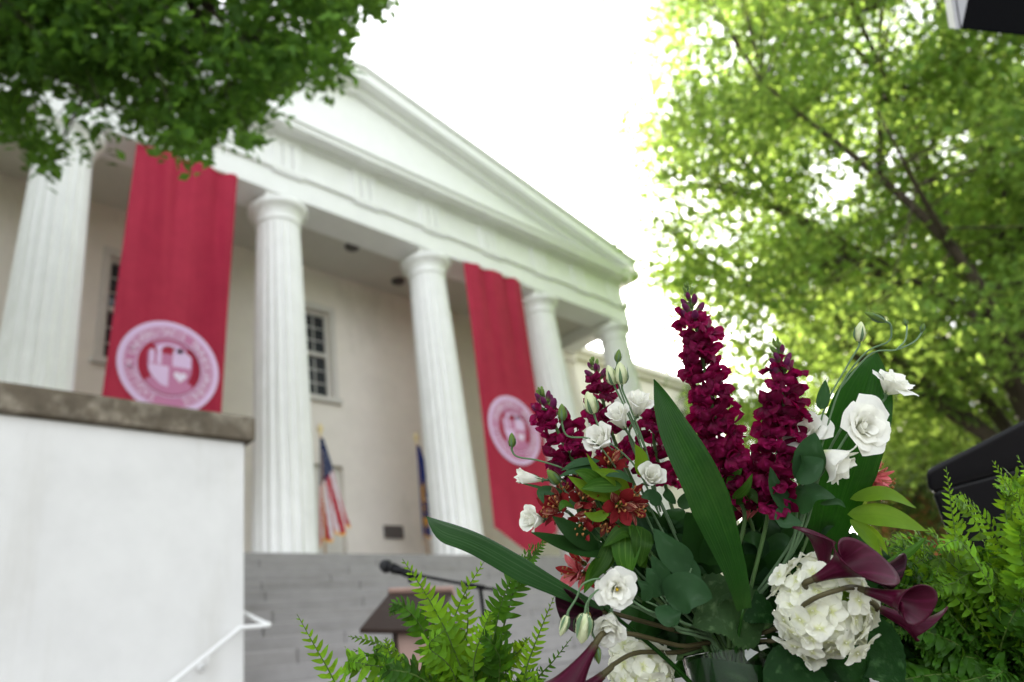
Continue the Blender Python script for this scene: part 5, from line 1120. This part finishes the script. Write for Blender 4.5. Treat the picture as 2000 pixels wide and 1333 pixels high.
br = Q(1990, 1490, 1.04); br[2] = max(br[2], ZTAB + .085)
RF = [([Q(1930, 1330, .99), Q(1885, 1160, .97), Q(1862, 1020, .965), Q(1848, 912, .965)], .0225, A, True, cv(0, .35, 1)),
      ([Q(2030, 1340, 1.0), Q(2035, 1120, .985), Q(1990, 990, .98), Q(1938, 900, .98)], .026, A, True, cv(-.1, .4, 1)),
      ([Q(2060, 1330, 1.0), Q(2080, 1120, .98), Q(2040, 980, .975), Q(1985, 890, .975)], .026, A, False, cv(0, .5, 1)),
      ([Q(2000, 1340, 1.02), Q(1985, 1160, 1.0), Q(1940, 1040, .99), Q(1875, 960, .985)], .028, A, True, cv(-.1, .6, .9)),
      ([Q(1935, 1320, 1.0), Q(1900, 1180, .98), Q(1850, 1080, .97), Q(1760, 1040, .965)], .020, D, False, cv(-.2, .9, .5)),
      ([Q(1930, 1340, .98), Q(1890, 1240, .95), Q(1820, 1170, .94), Q(1735, 1130, .935)], .018, D, False, cv(-.2, .9, .6)),
      ([Q(1960, 1300, .97), Q(1930, 1190, .94), Q(1880, 1140, .93), Q(1830, 1150, .92), Q(1800, 1165, .915)], .022, A, True, cv(-.2, .8, .7)),
      ([Q(2000, 1300, .97), Q(1975, 1180, .95), Q(1945, 1130, .94), Q(1895, 1120, .93), Q(1850, 1150, .925)], .024, A, False, cv(0, .9, .6))]
for i in range(270):
    u = rf.random(); tx = rf.uniform(1705, 2120); ty = rf.uniform(915, 1350) if i < 140 else rf.uniform(1230, 1420); d = rf.uniform(.93, 1.16)
    if ty < 1070 - (tx - 1700) * .5: ty += 150
    if ty < 1085 and tx < 1830: d = rf.uniform(1.05, 1.2)
    bx_, by_ = 1960 + rf.uniform(-30, 60), 1400
    RF.append(([Q(bx_ * .6 + tx * .4 + rf.uniform(-30, 30), by_ * .55 + ty * .45 - 40, d + .01), Q(tx * .8 + bx_ * .2, ty - rf.uniform(0, 25) + 25, d - .01), Q(tx + rf.uniform(-30, 30), ty + rf.uniform(-20, 45), d - .03)], rf.uniform(.021, .031), A if (ty < 1160 and rf.random() < .75) else D, False, cv(rf.uniform(-.5, .3), rf.uniform(.4, 1), .6)))  # low fronds take the dark copy, their shade is in the colour
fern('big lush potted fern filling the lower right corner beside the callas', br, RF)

# low draped table that carries the vase and the pots
tb_ = thing('plant_table', 'low black draped table under the vase and the ferns, below the frame', 'table', (1.0, .6, G0))
c_ = (VR + bl + br) / 3; ax = nz([br[0] - bl[0], br[1] - bl[1], 0]); ay = np.array([-ax[1], ax[0], 0])
Mt = Matrix(((ax[0], ay[0], 0, c_[0]), (ax[1], ay[1], 0, c_[1]), (0, 0, 1, 0), (0, 0, 0, 1)))
g = Geo().box(-.62, .62, -.22, .22, ZTAB - .026, ZTAB - .001, 0, Mt); put('tabletop', g.mesh('tabletop', MT['cloth_black'], False), tb_)
g = Geo(); n = 160; V = []
for zi, z in ((0, ZTAB - .03), (1, G0 + .01)):
    for j in range(n):
        a = 2 * math.pi * j / n; ca, sa = math.cos(a), math.sin(a); q = max(abs(ca) / .62, abs(sa) / .22); x, y = ca / q, sa / q; w = 1 + .02 * zi * math.sin(j * .9); V.append(np.array(Mt @ Vector((x * w, y * w, z))))
g.add(V, [(j, (j + 1) % n, n + (j + 1) % n, n + j) for j in range(n)]); put('drape', g.mesh('drape', MT['cloth_black']), tb_)
